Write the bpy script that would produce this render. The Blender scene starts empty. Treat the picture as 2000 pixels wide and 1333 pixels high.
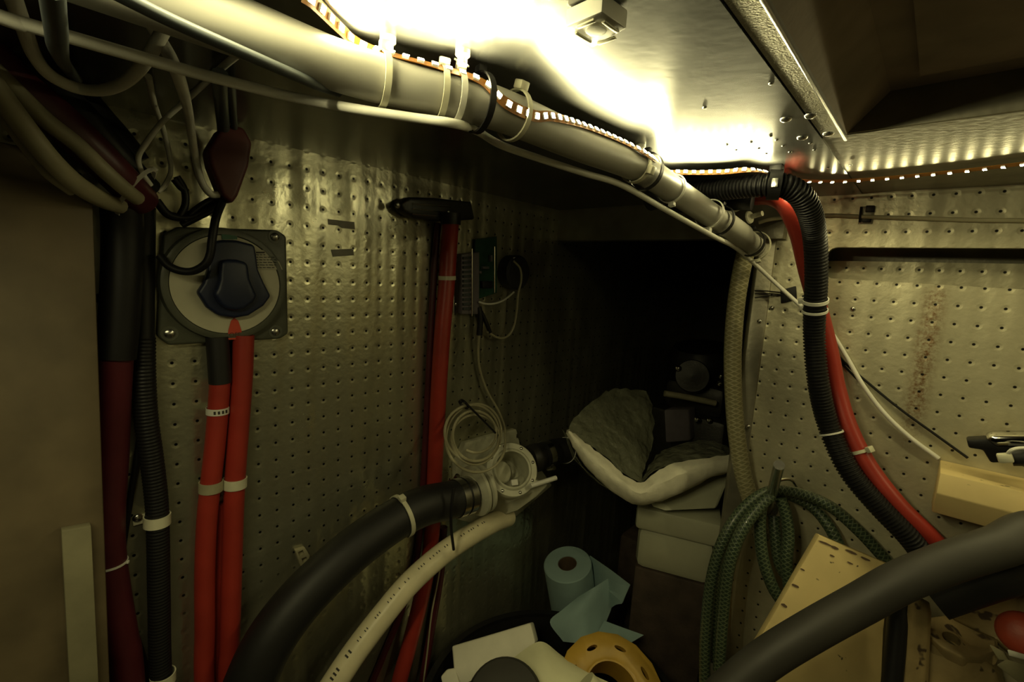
import bpy, bmesh, math, random
from mathutils import Vector, Matrix
random.seed(7)
# ------------------------------------------------------------------ camera, world, exposure
H = 0.80                                    # camera height above the compartment floor
F = 900.0                                   # focal length in pixels of the 2000 x 1333 frame
MW = Matrix(((0.73234385, -0.13802026, 0.66680049),
             (0.67860813, 0.06704811, -0.73143391),
             (0.05624499, 0.98815736, 0.14276394)))
scene = bpy.context.scene
col = scene.collection
cd = bpy.data.cameras.new('camera'); cam = bpy.data.objects.new('camera', cd); col.objects.link(cam)
cd.sensor_width = 36.0; cd.lens = F / 2000 * 36.0; cd.clip_start = 0.01
CAM = Vector((0, 0, H))
cam.matrix_world = Matrix.Translation(CAM) @ MW.to_4x4()
scene.camera = cam
world = bpy.data.worlds.new('world'); scene.world = world; world.use_nodes = True
world.node_tree.nodes['Background'].inputs[0].default_value = (0.9, 0.8, 0.62, 1)
world.node_tree.nodes['Background'].inputs[1].default_value = 0.0
vs = scene.view_settings
vs.view_transform = 'Standard'; vs.look = 'None'; vs.gamma = 1; vs.use_curve_mapping = False
vs.exposure = 1.5
LED_POWER = 300.0

# ------------------------------------------------------------------ pixel -> place
XL = -0.571                                  # left wall plane
NR = Vector((-0.0435335, 0.99905197, 0)); KR = 0.770   # right wall plane
TR = Vector((0.99905197, 0.0435335, 0))
ZC = H + 0.130                               # ceiling
def ray(px, py): return MW @ Vector(((px - 1000) / F, (666.5 - py) / F, -1))
def D(px, py, d): return CAM + ray(px, py) * d
def Xp(px, py, x): r = ray(px, py); return CAM + r * (x / r.x)
def Yp(px, py, y): r = ray(px, py); return CAM + r * (y / r.y)
def Zp(px, py, z): r = ray(px, py); return CAM + r * (z / r.z)      # z relative to the camera
def L(px, py, off=0.0): return Xp(px, py, XL + off)
def R(px, py, off=0.0): r = ray(px, py); return CAM + r * ((KR - off) / NR.dot(r))
def C(px, py, off=0.0): return Zp(px, py, 0.130 - off)
def proj(p):
    v = MW.transposed() @ (Vector(p) - CAM); return (1000 + F * v.x / -v.z, 666.5 - F * v.y / -v.z)

# ------------------------------------------------------------------ geometry builders: (verts, faces[, uvs])
def smooth_path(pts, sub=6):
    P = [Vector(p) for p in pts]
    if len(P) < 3: return [P[0].lerp(P[-1], i / sub) for i in range(sub + 1)]
    Q = [2 * P[0] - P[1]] + P + [2 * P[-1] - P[-2]]
    out = []
    for i in range(1, len(Q) - 2):
        a, b, c, d = Q[i - 1:i + 3]
        for k in range(sub):
            t = k / sub
            out.append(0.5 * (2 * b + (c - a) * t + (2 * a - 5 * b + 4 * c - d) * t * t + (3 * b - a - 3 * c + d) * t ** 3))
    out.append(P[-1]); return out
def frames(P):
    T = [(P[min(i + 1, len(P) - 1)] - P[max(i - 1, 0)]).normalized() for i in range(len(P))]
    n = T[0].orthogonal().normalized(); out = []
    for t in T:
        n = (n - t * n.dot(t)).normalized(); out.append((t, n, t.cross(n)))
    return out
def resample(P, step):
    out = [P[0]]; acc = 0
    for a, b in zip(P, P[1:]):
        l = (b - a).length
        while acc + l >= step:
            k = (step - acc) / l; a = a.lerp(b, k); out.append(a); l = (b - a).length; acc = 0
        acc += l
    return out
def g_tube(pts, r, seg=14, sub=6, ridge=None, flat=False):
    P = smooth_path(pts, sub) if not flat else [Vector(p) for p in pts]
    if ridge: P = resample(P, ridge[0] / 4)
    fr = frames(P); V = []; Fa = []; uv = []; s = 0
    for i, p in enumerate(P):
        if i: s += (p - P[i - 1]).length
        rr = r(i / (len(P) - 1)) if callable(r) else r
        if ridge: rr = rr * (1.0 if (i % 4) in (0, 1) else 1 - ridge[1])
        for k in range(seg):
            a = 2 * math.pi * k / seg
            V.append(p + (fr[i][1] * math.cos(a) + fr[i][2] * math.sin(a)) * rr); uv.append((s, k / seg))
    for i in range(len(P) - 1):
        for k in range(seg):
            k2 = (k + 1) % seg
            Fa.append((i * seg + k, i * seg + k2, (i + 1) * seg + k2, (i + 1) * seg + k))
    Fa.append(tuple(range(seg))[::-1]); Fa.append(tuple((len(P) - 1) * seg + k for k in range(seg)))
    return V, Fa, uv
def basis(axis, hint=(0, 0, 1)):
    w = Vector(axis).normalized(); h = Vector(hint)
    if abs(w.dot(h)) > 0.98: h = Vector((1, 0, 0))
    u = h.cross(w).normalized(); return u, w.cross(u), w
def g_lathe(prof, O, axis, seg=32, hint=(0, 0, 1), closed=False):
    u, v, w = basis(axis, hint); V = []; Fa = []; n = len(prof)
    for (r, h) in prof:
        for k in range(seg):
            a = 2 * math.pi * k / seg
            V.append(Vector(O) + w * h + (u * math.cos(a) + v * math.sin(a)) * r)
    m = n if closed else n - 1
    for i in range(m):
        j = (i + 1) % n
        for k in range(seg):
            k2 = (k + 1) % seg
            Fa.append((i * seg + k, i * seg + k2, j * seg + k2, j * seg + k))
    if not closed:
        if prof[0][0] > 1e-5: Fa.append(tuple(range(seg))[::-1])
        if prof[-1][0] > 1e-5: Fa.append(tuple((n - 1) * seg + k for k in range(seg)))
    return V, Fa
def bev(V, Fa, w, seg=2):
    bm = bmesh.new(); vs_ = [bm.verts.new(v) for v in V]
    for f in Fa:
        try: bm.faces.new([vs_[i] for i in f])
        except ValueError: pass
    bmesh.ops.recalc_face_normals(bm, faces=bm.faces)
    if w > 0:
        ed = [e for e in bm.edges if len(e.link_faces) == 2 and e.calc_face_angle(0) > 0.5]
        bmesh.ops.bevel(bm, geom=ed, offset=w, segments=seg, affect='EDGES', profile=0.5, clamp_overlap=True)
    bm.verts.index_update(); V2 = [v.co.copy() for v in bm.verts]; F2 = [tuple(v.index for v in f.verts) for f in bm.faces]
    bm.free(); return V2, F2
def g_box(O, size, u=(1, 0, 0), v=(0, 1, 0), w=None, bevel=0.0):
    u = Vector(u).normalized(); v = Vector(v); v = (v - u * v.dot(u)).normalized(); w = u.cross(v) if w is None else Vector(w)
    V = []
    for a in (-.5, .5):
        for b in (-.5, .5):
            for c in (-.5, .5): V.append(Vector(O) + u * size[0] * a + v * size[1] * b + w * size[2] * c)
    Fa = [(0, 1, 3, 2), (4, 6, 7, 5), (0, 4, 5, 1), (2, 3, 7, 6), (0, 2, 6, 4), (1, 5, 7, 3)]
    return bev(V, Fa, bevel)
def g_prism(P, vec, bevel=0.0, seg=2):
    n = len(P); vec = Vector(vec); V = [Vector(p) for p in P] + [Vector(p) + vec for p in P]
    Fa = [tuple(range(n)), tuple(range(2 * n - 1, n - 1, -1))] + [(i, i + n, (i + 1) % n + n, (i + 1) % n) for i in range(n)]
    return bev(V, Fa, bevel, seg)
def g_minmax(a, b, bevel=0.0):
    a = Vector(a); b = Vector(b); d = b - a
    return g_box((a + b) / 2, (abs(d.x), abs(d.y), abs(d.z)), bevel=bevel)
def g_sheet(rows, th, sub=3, jitter=0.0):
    R0 = [smooth_path(r, sub) for r in rows]; n = len(R0[0]); Cc = []
    for k in range(n): Cc.append(smooth_path([r[k] for r in R0], sub) if len(R0) > 2 else [R0[0][k].lerp(R0[1][k], i / sub) for i in range(sub + 1)])
    m = len(Cc[0]); V = [Cc[k][i] + Vector((random.uniform(-1, 1), random.uniform(-1, 1), random.uniform(-1, 1))) * jitter for k in range(n) for i in range(m)]
    Fa = [(k * m + i, k * m + i + 1, (k + 1) * m + i + 1, (k + 1) * m + i) for k in range(n - 1) for i in range(m - 1)]
    me = bpy.data.meshes.new('t'); me.from_pydata(V, [], Fa); me.update()
    N = [v.normal.copy() for v in me.vertices]; bpy.data.meshes.remove(me); q = len(V)
    V = V + [v - nn * th for v, nn in zip(V, N)]
    F2 = list(Fa) + [tuple(i + q for i in reversed(f)) for f in Fa]
    brd = [k * m for k in range(n)] + [(n - 1) * m + i for i in range(1, m)] + [k * m + m - 1 for k in range(n - 2, -1, -1)] + [i for i in range(m - 2, 0, -1)]
    for a, b in zip(brd, brd[1:] + brd[:1]): F2.append((a, b, b + q, a + q))
    return V, F2
def cz(pts, rr): return [Vector((p.x, p.y, min(p.z, ZC + .003))) for p in pts]
def merge(*gs):
    V = []; Fa = []
    for g in gs:
        o = len(V); V += list(g[0]); Fa += [tuple(i + o for i in f) for f in g[1]]
    return V, Fa

# ------------------------------------------------------------------ objects
WL = {}
def tag(o, label=None, cat=None, group=None, kind=None):
    if label: o['label'] = label
    if cat: o['category'] = cat
    if group: o['group'] = group
    if kind: o['kind'] = kind
    return o
def mesh(name, g, m, parent=None, smooth=True, **tags):
    V = [Vector(v) for v in g[0]]
    lo = Vector((min(v.x for v in V), min(v.y for v in V), min(v.z for v in V)))
    hi = Vector((max(v.x for v in V), max(v.y for v in V), max(v.z for v in V)))
    O = Vector(((lo.x + hi.x) / 2, (lo.y + hi.y) / 2, lo.z))
    me = bpy.data.meshes.new(name); me.from_pydata([v - O for v in V], [], g[1])
    if len(g) > 2:
        ul = me.uv_layers.new(name='UVMap')
        seam = {}
        for p in me.polygons:
            vals = [g[2][me.loops[li].vertex_index] for li in p.loop_indices]
            wrap = max(x[1] for x in vals) - min(x[1] for x in vals) > .5
            for li, x in zip(p.loop_indices, vals): ul.data[li].uv = (x[0], x[1] + (1 if wrap and x[1] < .5 else 0))
    bm = bmesh.new(); bm.from_mesh(me); bmesh.ops.recalc_face_normals(bm, faces=bm.faces); bm.to_mesh(me); bm.free()
    if smooth:
        for p in me.polygons: p.use_smooth = True
        me.set_sharp_from_angle(angle=math.radians(38))
    me.materials.append(m)
    o = bpy.data.objects.new(name, me); col.objects.link(o); WL[o] = O
    if parent: o.parent = parent; o.location = O - WL[parent]
    else: o.location = O
    return tag(o, **tags)
def thing(name, label, cat, loc, group=None):
    o = bpy.data.objects.new(name, None); col.objects.link(o); o.empty_display_size = .02
    o.location = Vector(loc); WL[o] = Vector(loc); return tag(o, label, cat, group)
def instance(o, name, src, M4, parent):
    c = bpy.data.objects.new(name, src); col.objects.link(c); c.parent = parent
    c.matrix_local = Matrix.Translation(-WL[parent]) @ M4; return c

def cut(o, geoms):                           # drill real openings through a part
    for g in geoms:
        bpy.context.view_layer.update()
        k = mesh('cutter', bev(g[0], g[1], 0), o.data.materials[0], smooth=False); bpy.context.view_layer.update()
        md = o.modifiers.new('b', 'BOOLEAN'); md.operation = 'DIFFERENCE'; md.solver = 'EXACT'; md.object = k
        me = bpy.data.meshes.new_from_object(o.evaluated_get(bpy.context.evaluated_depsgraph_get()))
        o.modifiers.clear(); nm = o.data.name; o.data = me; bpy.data.objects.remove(k)
        me.set_sharp_from_angle(angle=math.radians(38))
# ------------------------------------------------------------------ materials
class NT:
    def __init__(s, name):
        s.m = bpy.data.materials.new(name); s.m.use_nodes = True; s.t = s.m.node_tree; s.b = s.t.nodes['Principled BSDF']
    def n(s, typ, **kw):
        x = s.t.nodes.new(typ)
        for k, v in kw.items(): setattr(x, k, v)
        return x
    def l(s, a, b): s.t.links.new(a, b)
    def math(s, op, a, b=None, c=None):
        x = s.n('ShaderNodeMath', operation=op)
        for i, v in enumerate((a, b, c)):
            if v is None: continue
            if isinstance(v, (int, float)): x.inputs[i].default_value = v
            else: s.l(v, x.inputs[i])
        return x.outputs[0]
    def mix(s, f, a, b):
        x = s.n('ShaderNodeMix', data_type='RGBA')
        for i, v in ((0, f), (6, a), (7, b)):
            if isinstance(v, (int, float)): x.inputs[i].default_value = v
            elif isinstance(v, tuple): x.inputs[i].default_value = (*v, 1) if len(v) == 3 else v
            else: s.l(v, x.inputs[i])
        return x.outputs[2]
    def noise(s, scale, detail=3, vec=None, rough=.5):
        x = s.n('ShaderNodeTexNoise'); x.inputs['Scale'].default_value = scale; x.inputs['Detail'].default_value = detail
        x.inputs['Roughness'].default_value = rough
        if vec is not None: s.l(vec, x.inputs['Vector'])
        return x.outputs[0]
    def ramp(s, v, lo, hi):
        x = s.n('ShaderNodeMapRange'); x.inputs[1].default_value = lo; x.inputs[2].default_value = hi; x.clamp = True
        s.l(v, x.inputs[0]); return x.outputs[0]
    def bump(s, h, strength=.3, dist=.001):
        x = s.n('ShaderNodeBump'); x.inputs['Strength'].default_value = strength; x.inputs['Distance'].default_value = dist
        s.l(h, x.inputs['Height']); s.l(x.outputs[0], s.b.inputs['Normal'])
def mat(name, c, rough=.5, metal=0., dirt=.25, scale=60, bump=.15, spec=.5, trans=0., spots=None):
    t = NT(name); b = t.b
    P = t.n('ShaderNodeNewGeometry').outputs['Position']
    nz = t.noise(scale, 4, P)
    base = t.mix(t.ramp(nz, .3, .75), tuple(c), tuple(x * (1 - dirt) for x in c))
    if spots:
        base = t.mix(t.ramp(t.noise(spots[1], 2, P), spots[2], spots[2] + .05), base, tuple(spots[0]))
    t.l(base, b.inputs['Base Color'])
    b.inputs['Roughness'].default_value = rough; b.inputs['Metallic'].default_value = metal
    b.inputs['Specular IOR Level'].default_value = spec
    b.inputs['Transmission Weight'].default_value = trans
    if bump: t.bump(t.noise(scale * 6, 2, P), bump, .0006)
    return t.m
def perforated(name, axis, u0, z0, pu, pv, base, streak=None, zmin=None, metal=.5, rough=.26, wave=.010):
    t = NT(name); b = t.b
    g = t.n('ShaderNodeNewGeometry'); P = g.outputs['Position']
    dp = t.n('ShaderNodeVectorMath', operation='DOT_PRODUCT'); t.l(P, dp.inputs[0]); dp.inputs[1].default_value = axis
    u = dp.outputs['Value']
    sp = t.n('ShaderNodeSeparateXYZ'); t.l(P, sp.inputs[0]); z = sp.outputs[2]
    def cell(x, o, p):
        a = t.math('ADD', t.math('DIVIDE', t.math('SUBTRACT', x, o), p), .5)
        return t.math('MULTIPLY', t.math('SUBTRACT', t.math('FRACT', a), .5), p)
    fu = cell(u, u0, pu); fv = cell(z, z0, pv)
    d = t.math('SQRT', t.math('ADD', t.math('MULTIPLY', fu, fu), t.math('MULTIPLY', fv, fv)))
    hole = t.math('SUBTRACT', 1.0, t.ramp(d, .0013, .0019))
    if zmin is not None: hole = t.math('MULTIPLY', hole, t.ramp(z, zmin - .03, zmin + .03))
    nz = t.noise(22, 5, P, .6)
    c = t.mix(t.ramp(nz, .35, .72), tuple(base), tuple(x * .72 for x in base))
    mp = t.n('ShaderNodeCombineXYZ'); t.l(t.math('MULTIPLY', u, 17.0), mp.inputs[0]); t.l(t.math('MULTIPLY', z, 1.6), mp.inputs[1])
    wav = t.noise(1.0, 2, mp.outputs[0])
    if streak:
        s0, w, zt, zb = streak
        k = t.math('ABSOLUTE', t.math('SUBTRACT', t.math('SUBTRACT', u, s0), t.math('MULTIPLY', t.math('SUBTRACT', z, zt), .0)))
        m = t.math('SUBTRACT', 1.0, t.ramp(k, w * .25, w))
        m = t.math('MULTIPLY', m, t.ramp(z, zb - .04, zb + .02)); m = t.math('MULTIPLY', m, t.math('SUBTRACT', 1.0, t.ramp(z, zt - .01, zt + .004)))
        m = t.math('MULTIPLY', m, t.ramp(t.noise(260, 4, P, .7), .36, .66))
        c = t.mix(t.math('MULTIPLY', m, .95), c, (.19, .085, .025))
    c = t.mix(hole, c, (.012, .011, .009))
    t.l(c, b.inputs['Base Color'])
    b.inputs['Metallic'].default_value = metal
    t.l(t.math('ADD', t.math('MULTIPLY', nz, .25), rough), b.inputs['Roughness'])
    dent = t.ramp(d, .0008, .0045)
    h = t.math('ADD', t.math('MULTIPLY', dent, .0007), t.math('MULTIPLY', wav, wave))
    h = t.math('ADD', h, t.math('MULTIPLY', t.noise(140, 3, P), .0006))
    t.bump(h, .55, 1.0)
    return t.m
def braid(name, c1, c2, per=.006, rough=.35):
    t = NT(name); b = t.b
    uv = t.n('ShaderNodeUVMap').outputs[0]; sp = t.n('ShaderNodeSeparateXYZ'); t.l(uv, sp.inputs[0])
    a = t.math('MULTIPLY', sp.outputs[0], 2 * math.pi / per); k = t.math('MULTIPLY', sp.outputs[1], 2 * math.pi * 5)
    s1 = t.math('SINE', t.math('ADD', a, k)); s2 = t.math('SINE', t.math('SUBTRACT', a, k))
    m = t.ramp(t.math('MAXIMUM', s1, s2), .45, .95)
    t.l(t.mix(m, tuple(c1), tuple(c2)), b.inputs['Base Color']); b.inputs['Roughness'].default_value = rough
    b.inputs['Coat Weight'].default_value = .4
    t.bump(m, .4, .0006); return t.m
def emit(name, c, e):
    m = bpy.data.materials.new(name); m.use_nodes = True; t = m.node_tree; t.nodes.clear()
    o = t.nodes.new('ShaderNodeOutputMaterial'); x = t.nodes.new('ShaderNodeEmission'); x.inputs[0].default_value = (*c, 1); x.inputs[1].default_value = e
    t.links.new(x.outputs[0], o.inputs[0]); return m
def clear_film(name):
    t = NT(name); b = t.b
    P = t.n('ShaderNodeNewGeometry').outputs['Position']
    b.inputs['Base Color'].default_value = (.62, .64, .45, 1); b.inputs['Roughness'].default_value = .22
    b.inputs['Alpha'].default_value = .14; b.inputs['Specular IOR Level'].default_value = .8
    t.bump(t.noise(55, 4, P), .9, .012); return t.m

pl = L(568, 584.4); pr = R(1635, 583.2)
foil_l = perforated('perforated_foil_left', (0, 1, 0), pl.y, pl.z, .0200, .0220, (.58, .57, .43), zmin=H - .40, metal=.85, rough=.19, wave=.019)
foil_r = perforated('perforated_foil_right', TR, pr.dot(TR), pr.z, .0200, .0220, (.60, .56, .40),
                    streak=(R(1805, 700).dot(TR), .016, R(1830, 560).z, R(1780, 830).z))
plate = mat('dull_aluminium_plate', (.21, .21, .20), .27, .8, .3, 18, .2)
plate2 = mat('dull_aluminium_flange', (.34, .32, .25), .42, .6, .35, 30, .5)
plate4 = mat('pitted_flange', (.42, .40, .32), .5, .35, .3, 120, 1.0)
dark_panel = mat('dark_hatch_board', (.36, .28, .22), .7, 0, .4, 25, .3)
brown_panel = mat('brown_panel', (.15, .115, .065), .55, .1, .55, 16, .3)
batten_m = mat('pale_batten', (.25, .23, .14), .6, 0, .3, 30, .3)
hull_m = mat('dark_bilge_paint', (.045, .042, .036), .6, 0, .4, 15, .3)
steel = mat('steel', (.6, .6, .58), .25, 1., .2, 80, .1)
chrome = mat('chrome', (.75, .74, .7), .12, 1., .1, 80, 0)
white_p = mat('white_plastic', (.72, .71, .64), .4, 0, .15, 40, .05)
cream_p = mat('cream_plastic_tie', (.62, .60, .45), .4, 0, .15, 60, .05)
grey_pipe = mat('grey_plastic_pipe', (.40, .39, .34), .42, 0, .18, 20, .1)
white_cable = mat('white_cable', (.82, .81, .74), .45, 0, .15, 50, .08)
tan_cable = mat('tan_cable', (.38, .35, .23), .5, 0, .25, 40, .1)
black_p = mat('black_plastic', (.011, .0105, .011), .48, 0, .2, 60, .1, spec=.3)
black_r = mat('black_rubber', (.012, .0115, .0115), .55, 0, .25, 30, .2)
grey_r = mat('grey_black_rubber', (.045, .042, .036), .55, 0, .3, 12, .25)
blue_grey = mat('slate_grey_cable', (.055, .065, .07), .5, 0, .2, 40, .1)
red_c = mat('red_cable', (.35, .034, .022), .38, 0, .25, 25, .1)
dred_c = mat('dark_red_cable', (.085, .012, .018), .42, 0, .3, 25, .1)
maroon = mat('maroon_plastic', (.12, .03, .028), .5, 0, .25, 40, .1)
switch_base = mat('switch_grey_green', (.09, .095, .07), .45, 0, .25, 40, .1)
switch_face = mat('switch_face_cream', (.50, .48, .36), .45, 0, .12, 30, .05)
navy = mat('navy_knob', (.011, .017, .048), .45, 0, .2, 40, .08)
green_p = mat('green_mark', (.03, .14, .08), .5, 0, .2, 40, 0)
red_mark = mat('red_mark', (.55, .06, .03), .45, 0, .15, 40, 0)
ink = mat('ink', (.03, .028, .025), .6, 0, .1, 40, 0)
sticker = mat('sticker_paper', (.42, .40, .31), .5, 0, .12, 60, 0)
pump_m = mat('pump_ivory_plastic', (.56, .55, .42), .42, 0, .3, 35, .15)
hose_w = mat('white_hose', (.74, .67, .46), .4, 0, .2, 30, .08)
amber = mat('amber_plastic', (.62, .38, .06), .4, 0, .25, 25, .1)
foam_t = mat('tan_painted_board', (.74, .58, .27), .6, 0, .18, 16, .25, spots=((.05, .035, .02), 95, .70))
engine_t = mat('tan_engine_paint', (.36, .27, .13), .5, .1, .4, 28, .5, spots=((.06, .04, .025), 60, .64))
engine_d = mat('dark_engine_iron', (.035, .033, .03), .45, .3, .4, 30, .5)
rust_m = mat('dark_rusty_block', (.075, .052, .04), .7, 0, .5, 35, .6)
red_knob = mat('red_enamel', (.42, .06, .03), .5, 0, .3, 50, .3)
paper_b = mat('pale_blue_paper', (.33, .47, .48), .85, 0, .1, 40, .2)
core_m = mat('cardboard_core', (.14, .09, .055), .8, 0, .2, 40, .2)
foam_w = mat('white_foam', (.86, .83, .70), .7, 0, .1, 40, .2)
cloth_y = mat('pale_yellow_foam', (.90, .88, .60), .75, 0, .1, 30, .2)
pad_m = mat('padding_white', (.88, .84, .68), .65, 0, .2, 60, .6)
can_m = mat('cloudy_plastic_can', (.50, .50, .37), .35, 0, .2, 15, .1)
film = clear_film('clear_plastic_film')
braid_c = braid('clear_braided_hose', (.26, .24, .13), (.42, .38, .23), .007)
braid_g = braid('green_braided_hose', (.028, .045, .028), (.10, .13, .075), .006)
ribbon_m = mat('amber_led_ribbon', (.34, .13, .012), .4, 0, .4, 150, 0)
led_body = mat('led_body', (.8, .8, .75), .5, 0, 0, 40, 0)
led_glow = emit('led_glow', (1.0, .90, .45), LED_POWER)
led_glow2 = emit('led_glow_sparse', (1.0, .88, .41), LED_POWER * .9)
pcb = mat('green_circuit_board', (.02, .075, .045), .35, 0, .3, 90, .1)
mauve = mat('mauve_terminal_block', (.17, .15, .17), .45, 0, .2, 60, .1)

# ------------------------------------------------------------------ the setting
S = 'structure'
FZ = 0.0
mesh('wall_left', g_minmax((XL - .015, -.40, FZ), (XL, 1.50, ZC)), foil_l, kind=S, smooth=False)
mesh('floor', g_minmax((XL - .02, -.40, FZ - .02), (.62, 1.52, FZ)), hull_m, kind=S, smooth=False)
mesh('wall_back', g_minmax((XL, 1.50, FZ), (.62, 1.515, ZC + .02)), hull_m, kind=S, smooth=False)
mesh('wall_bounce', g_minmax((.60, -.40, FZ), (.615, 1.50, ZC + .03)), plate2, kind=S, smooth=False)  # unseen side wall, added to bounce light back into the compartment
# ceiling: main plate, narrow flange, far plate and hatch recess
XS, XH, YH = -.093, -.077, .485
ceil = mesh('ceiling', g_minmax((XL - .015, -.40, ZC), (XS, 1.50, ZC + .004)), plate, kind=S, smooth=False)
mesh('ceiling_panel', g_minmax((XS + .001, -.40, ZC + .0008), (XH, YH + .001, ZC + .005)), plate4, ceil, smooth=False)
mesh('ceiling_panel', g_minmax((XS - .001, YH, ZC + .0015), (.62, 1.50, ZC + .0055)), plate2, ceil, smooth=False)
mesh('hatch_lip', g_box((XH, (YH - .40) / 2 + .003, ZC + .003), (.0026, YH + .406, .010), bevel=.001), steel, ceil)
lidz = ZC + .030
mesh('hatch_coaming', g_prism([(XH, -.40, ZC), (XH + .026, -.40, lidz), (XH + .022, -.40, lidz + .004), (XH - .004, -.40, ZC + .004)], (0, YH + .40, 0)), dark_panel, ceil, smooth=False)
mesh('hatch_coaming', g_minmax((XH, YH - .003, ZC + .002), (.62, YH + .002, lidz + .004)), plate2, ceil, smooth=False)
mesh('hatch_board', g_minmax((XH + .02, -.40, lidz), (.62, YH, lidz + .01)), dark_panel, ceil, smooth=False)
mesh('hatch_rib', g_minmax((XH + .045, -.40, lidz - .004), (.62, YH - .035, lidz)), dark_panel, ceil, smooth=False)

# right wall with its long finger slot
def RW(u, z, off=0.0): return NR * KR + TR * u + Vector((0, 0, z)) - NR * off
uo = (NR * KR).dot(TR)
def ur(px, py): return R(px, py).dot(TR) - uo
ue = ur(1516, 440); u1 = .62
us = ur(1611, 520); zt = R(1800, 484).z; zb0 = R(1620, 544).z; zb1 = zb0 + (R(2000, 566).z - zb0)
ub = ur(2000, 566)
def zbot(u): return zb0 + (zb1 - zb0) * (u - us) / (ub - us)
Ufar = .50
arc = []
zm = (zt + zbot(us)) / 2; rr = .012
for k in range(6): a = math.pi / 2 + k / 5 * math.pi / 2; arc.append((us + rr + rr * math.cos(a), zt - rr + rr * math.sin(a)))
for k in range(6): a = math.pi + k / 5 * math.pi / 2; arc.append((us + rr + rr * math.cos(a), zbot(us) + rr + rr * math.sin(a)))
loop = arc + [(Ufar, zbot(Ufar)), (Ufar, zt)]
def ringface(off):
    return [RW(u, z, off) for u, z in loop]
V = [RW(ue, FZ), RW(u1, FZ), RW(u1, ZC + .003), RW(ue, ZC + .003)] + ringface(0) + ringface(-.012)
n = len(loop); o4 = 4
Fw = []
# outer corners: 0 bl, 1 br, 2 tr, 3 tl ; loop runs top-left arc -> bottom-left arc -> bottom right -> top right
Fw = [(3, o4 + 0, o4 + 1, o4 + 2, o4 + 3, o4 + 4, o4 + 5, o4 + 6, o4 + 7, o4 + 8, o4 + 9, o4 + 10, o4 + 11, 0),
      (0, o4 + 11, o4 + 12, 1), (1, o4 + 12, o4 + 13, 2), (2, o4 + 13, o4 + 0, 3)]
for k in range(n): Fw.append((o4 + k, o4 + (k + 1) % n, o4 + n + (k + 1) % n, o4 + n + k))
wr = mesh('wall_right', (V, Fw), foil_r, kind=S, smooth=False)
mesh('recess_lining', g_prism([RW(us - .02, zbot(us) - .06, -.060), RW(u1, zbot(us) - .06, -.060), RW(u1, R(2000, 505).z, -.060), RW(us - .02, R(1620, 505).z, -.060)], NR * .002), foil_r, wr, smooth=False)
mesh('recess_side', g_prism([RW(us - .004, zbot(us) - .06, -.09), RW(us - .004, zt + .05, -.09), RW(us - .004, zt + .05, -.0005), RW(us - .004, zbot(us) - .06, -.0005)], -TR * .003), plate2, wr, smooth=False)
mesh('recess_top', g_prism([RW(us - .004, zt + .012, -.09), RW(u1, zt + .012, -.09), RW(u1, zt + .012, -.0005), RW(us - .004, zt + .012, -.0005)], (0, 0, .003)), plate2, wr, smooth=False)
mesh('recess_back', g_prism([RW(us - .02, zbot(us) - .06, -.092), RW(u1, zbot(us) - .06, -.092), RW(u1, zt + .05, -.092), RW(us - .02, zt + .05, -.092)], NR * .004), plate2, wr, smooth=False)
# post flange at the end of the right wall, with the opening beyond it
pA, pB = RW(ue, FZ), RW(ue, ZC)
mesh('trim_1', g_prism([RW(ue + .004, FZ, .003), RW(ue - .016, FZ, .010), RW(ue - .022, FZ, .004), RW(ue - .022, FZ, -.06), RW(ue + .004, FZ, -.06)], (0, 0, ZC - FZ - .001), bevel=.0015), plate2, kind=S)
hz = H + .0717
mesh('trim_2', g_minmax((XL, .742, hz), (ue - .018, .768, ZC)), plate2, kind=S, smooth=False)
# small panel in front of the left wall at the left border
pe = Xp(181, 700, -.50)
part = mesh('partition_panel', g_prism([Vector((-.50, -.40, FZ)), Vector((-.50, Xp(193, 1500, -.50).y, FZ)), Xp(182, 395, -.50), Xp(110, 300, -.50), Vector((-.50, -.40, Xp(0, 205, -.50).z))], (-.014, 0, 0), bevel=.002), brown_panel,
            label='brown metal partition panel in front of the perforated wall with cables over it', cat='panel')
mesh('partition_batten', g_prism([Xp(118, 1030, -.499), Xp(176, 1020, -.499), Xp(192, 1350, -.499), Xp(135, 1350, -.499)], (.008, 0, 0), bevel=.001), batten_m,
     label='pale batten strip fixed on the brown partition panel', cat='batten')

# ------------------------------------------------------------------ pipe, LED strips, ties under the ceiling
PR = .0131
pipe_pts = [Vector((-.262, -.30, H + .107)), Vector((-.262, -.10, H + .107)), Zp(400, 28, .107), Zp(700, 142, .107), Zp(950, 206, .106),
            D(1130, 280, .362), D(1248, 328, .424), D(1340, 388, .495), D(1435, 452, .573), D(1476, 483, .625)]
PP = smooth_path(pipe_pts, 16)
pipe = thing('waste_pipe', 'grey plastic pipe slung under the ceiling by cable ties', 'pipe', PP[0])
mesh('tube', g_tube(pipe_pts, PR, 24, 10), grey_pipe, pipe)
def at_px(P, x):
    i = min(range(1, len(P) - 1), key=lambda k: abs(proj(P[k])[0] - x) if (P[k] - CAM).dot(ray(1000, 666)) > 0 else 1e9)
    return P[i], (P[i + 1] - P[i - 1]).normalized()
c0, t0 = at_px(PP, 1432)
mesh('sleeve', g_tube([c0 - t0 * .030, c0 + t0 * .026], PR + .0016, 24, 2), grey_pipe, pipe)

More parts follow.
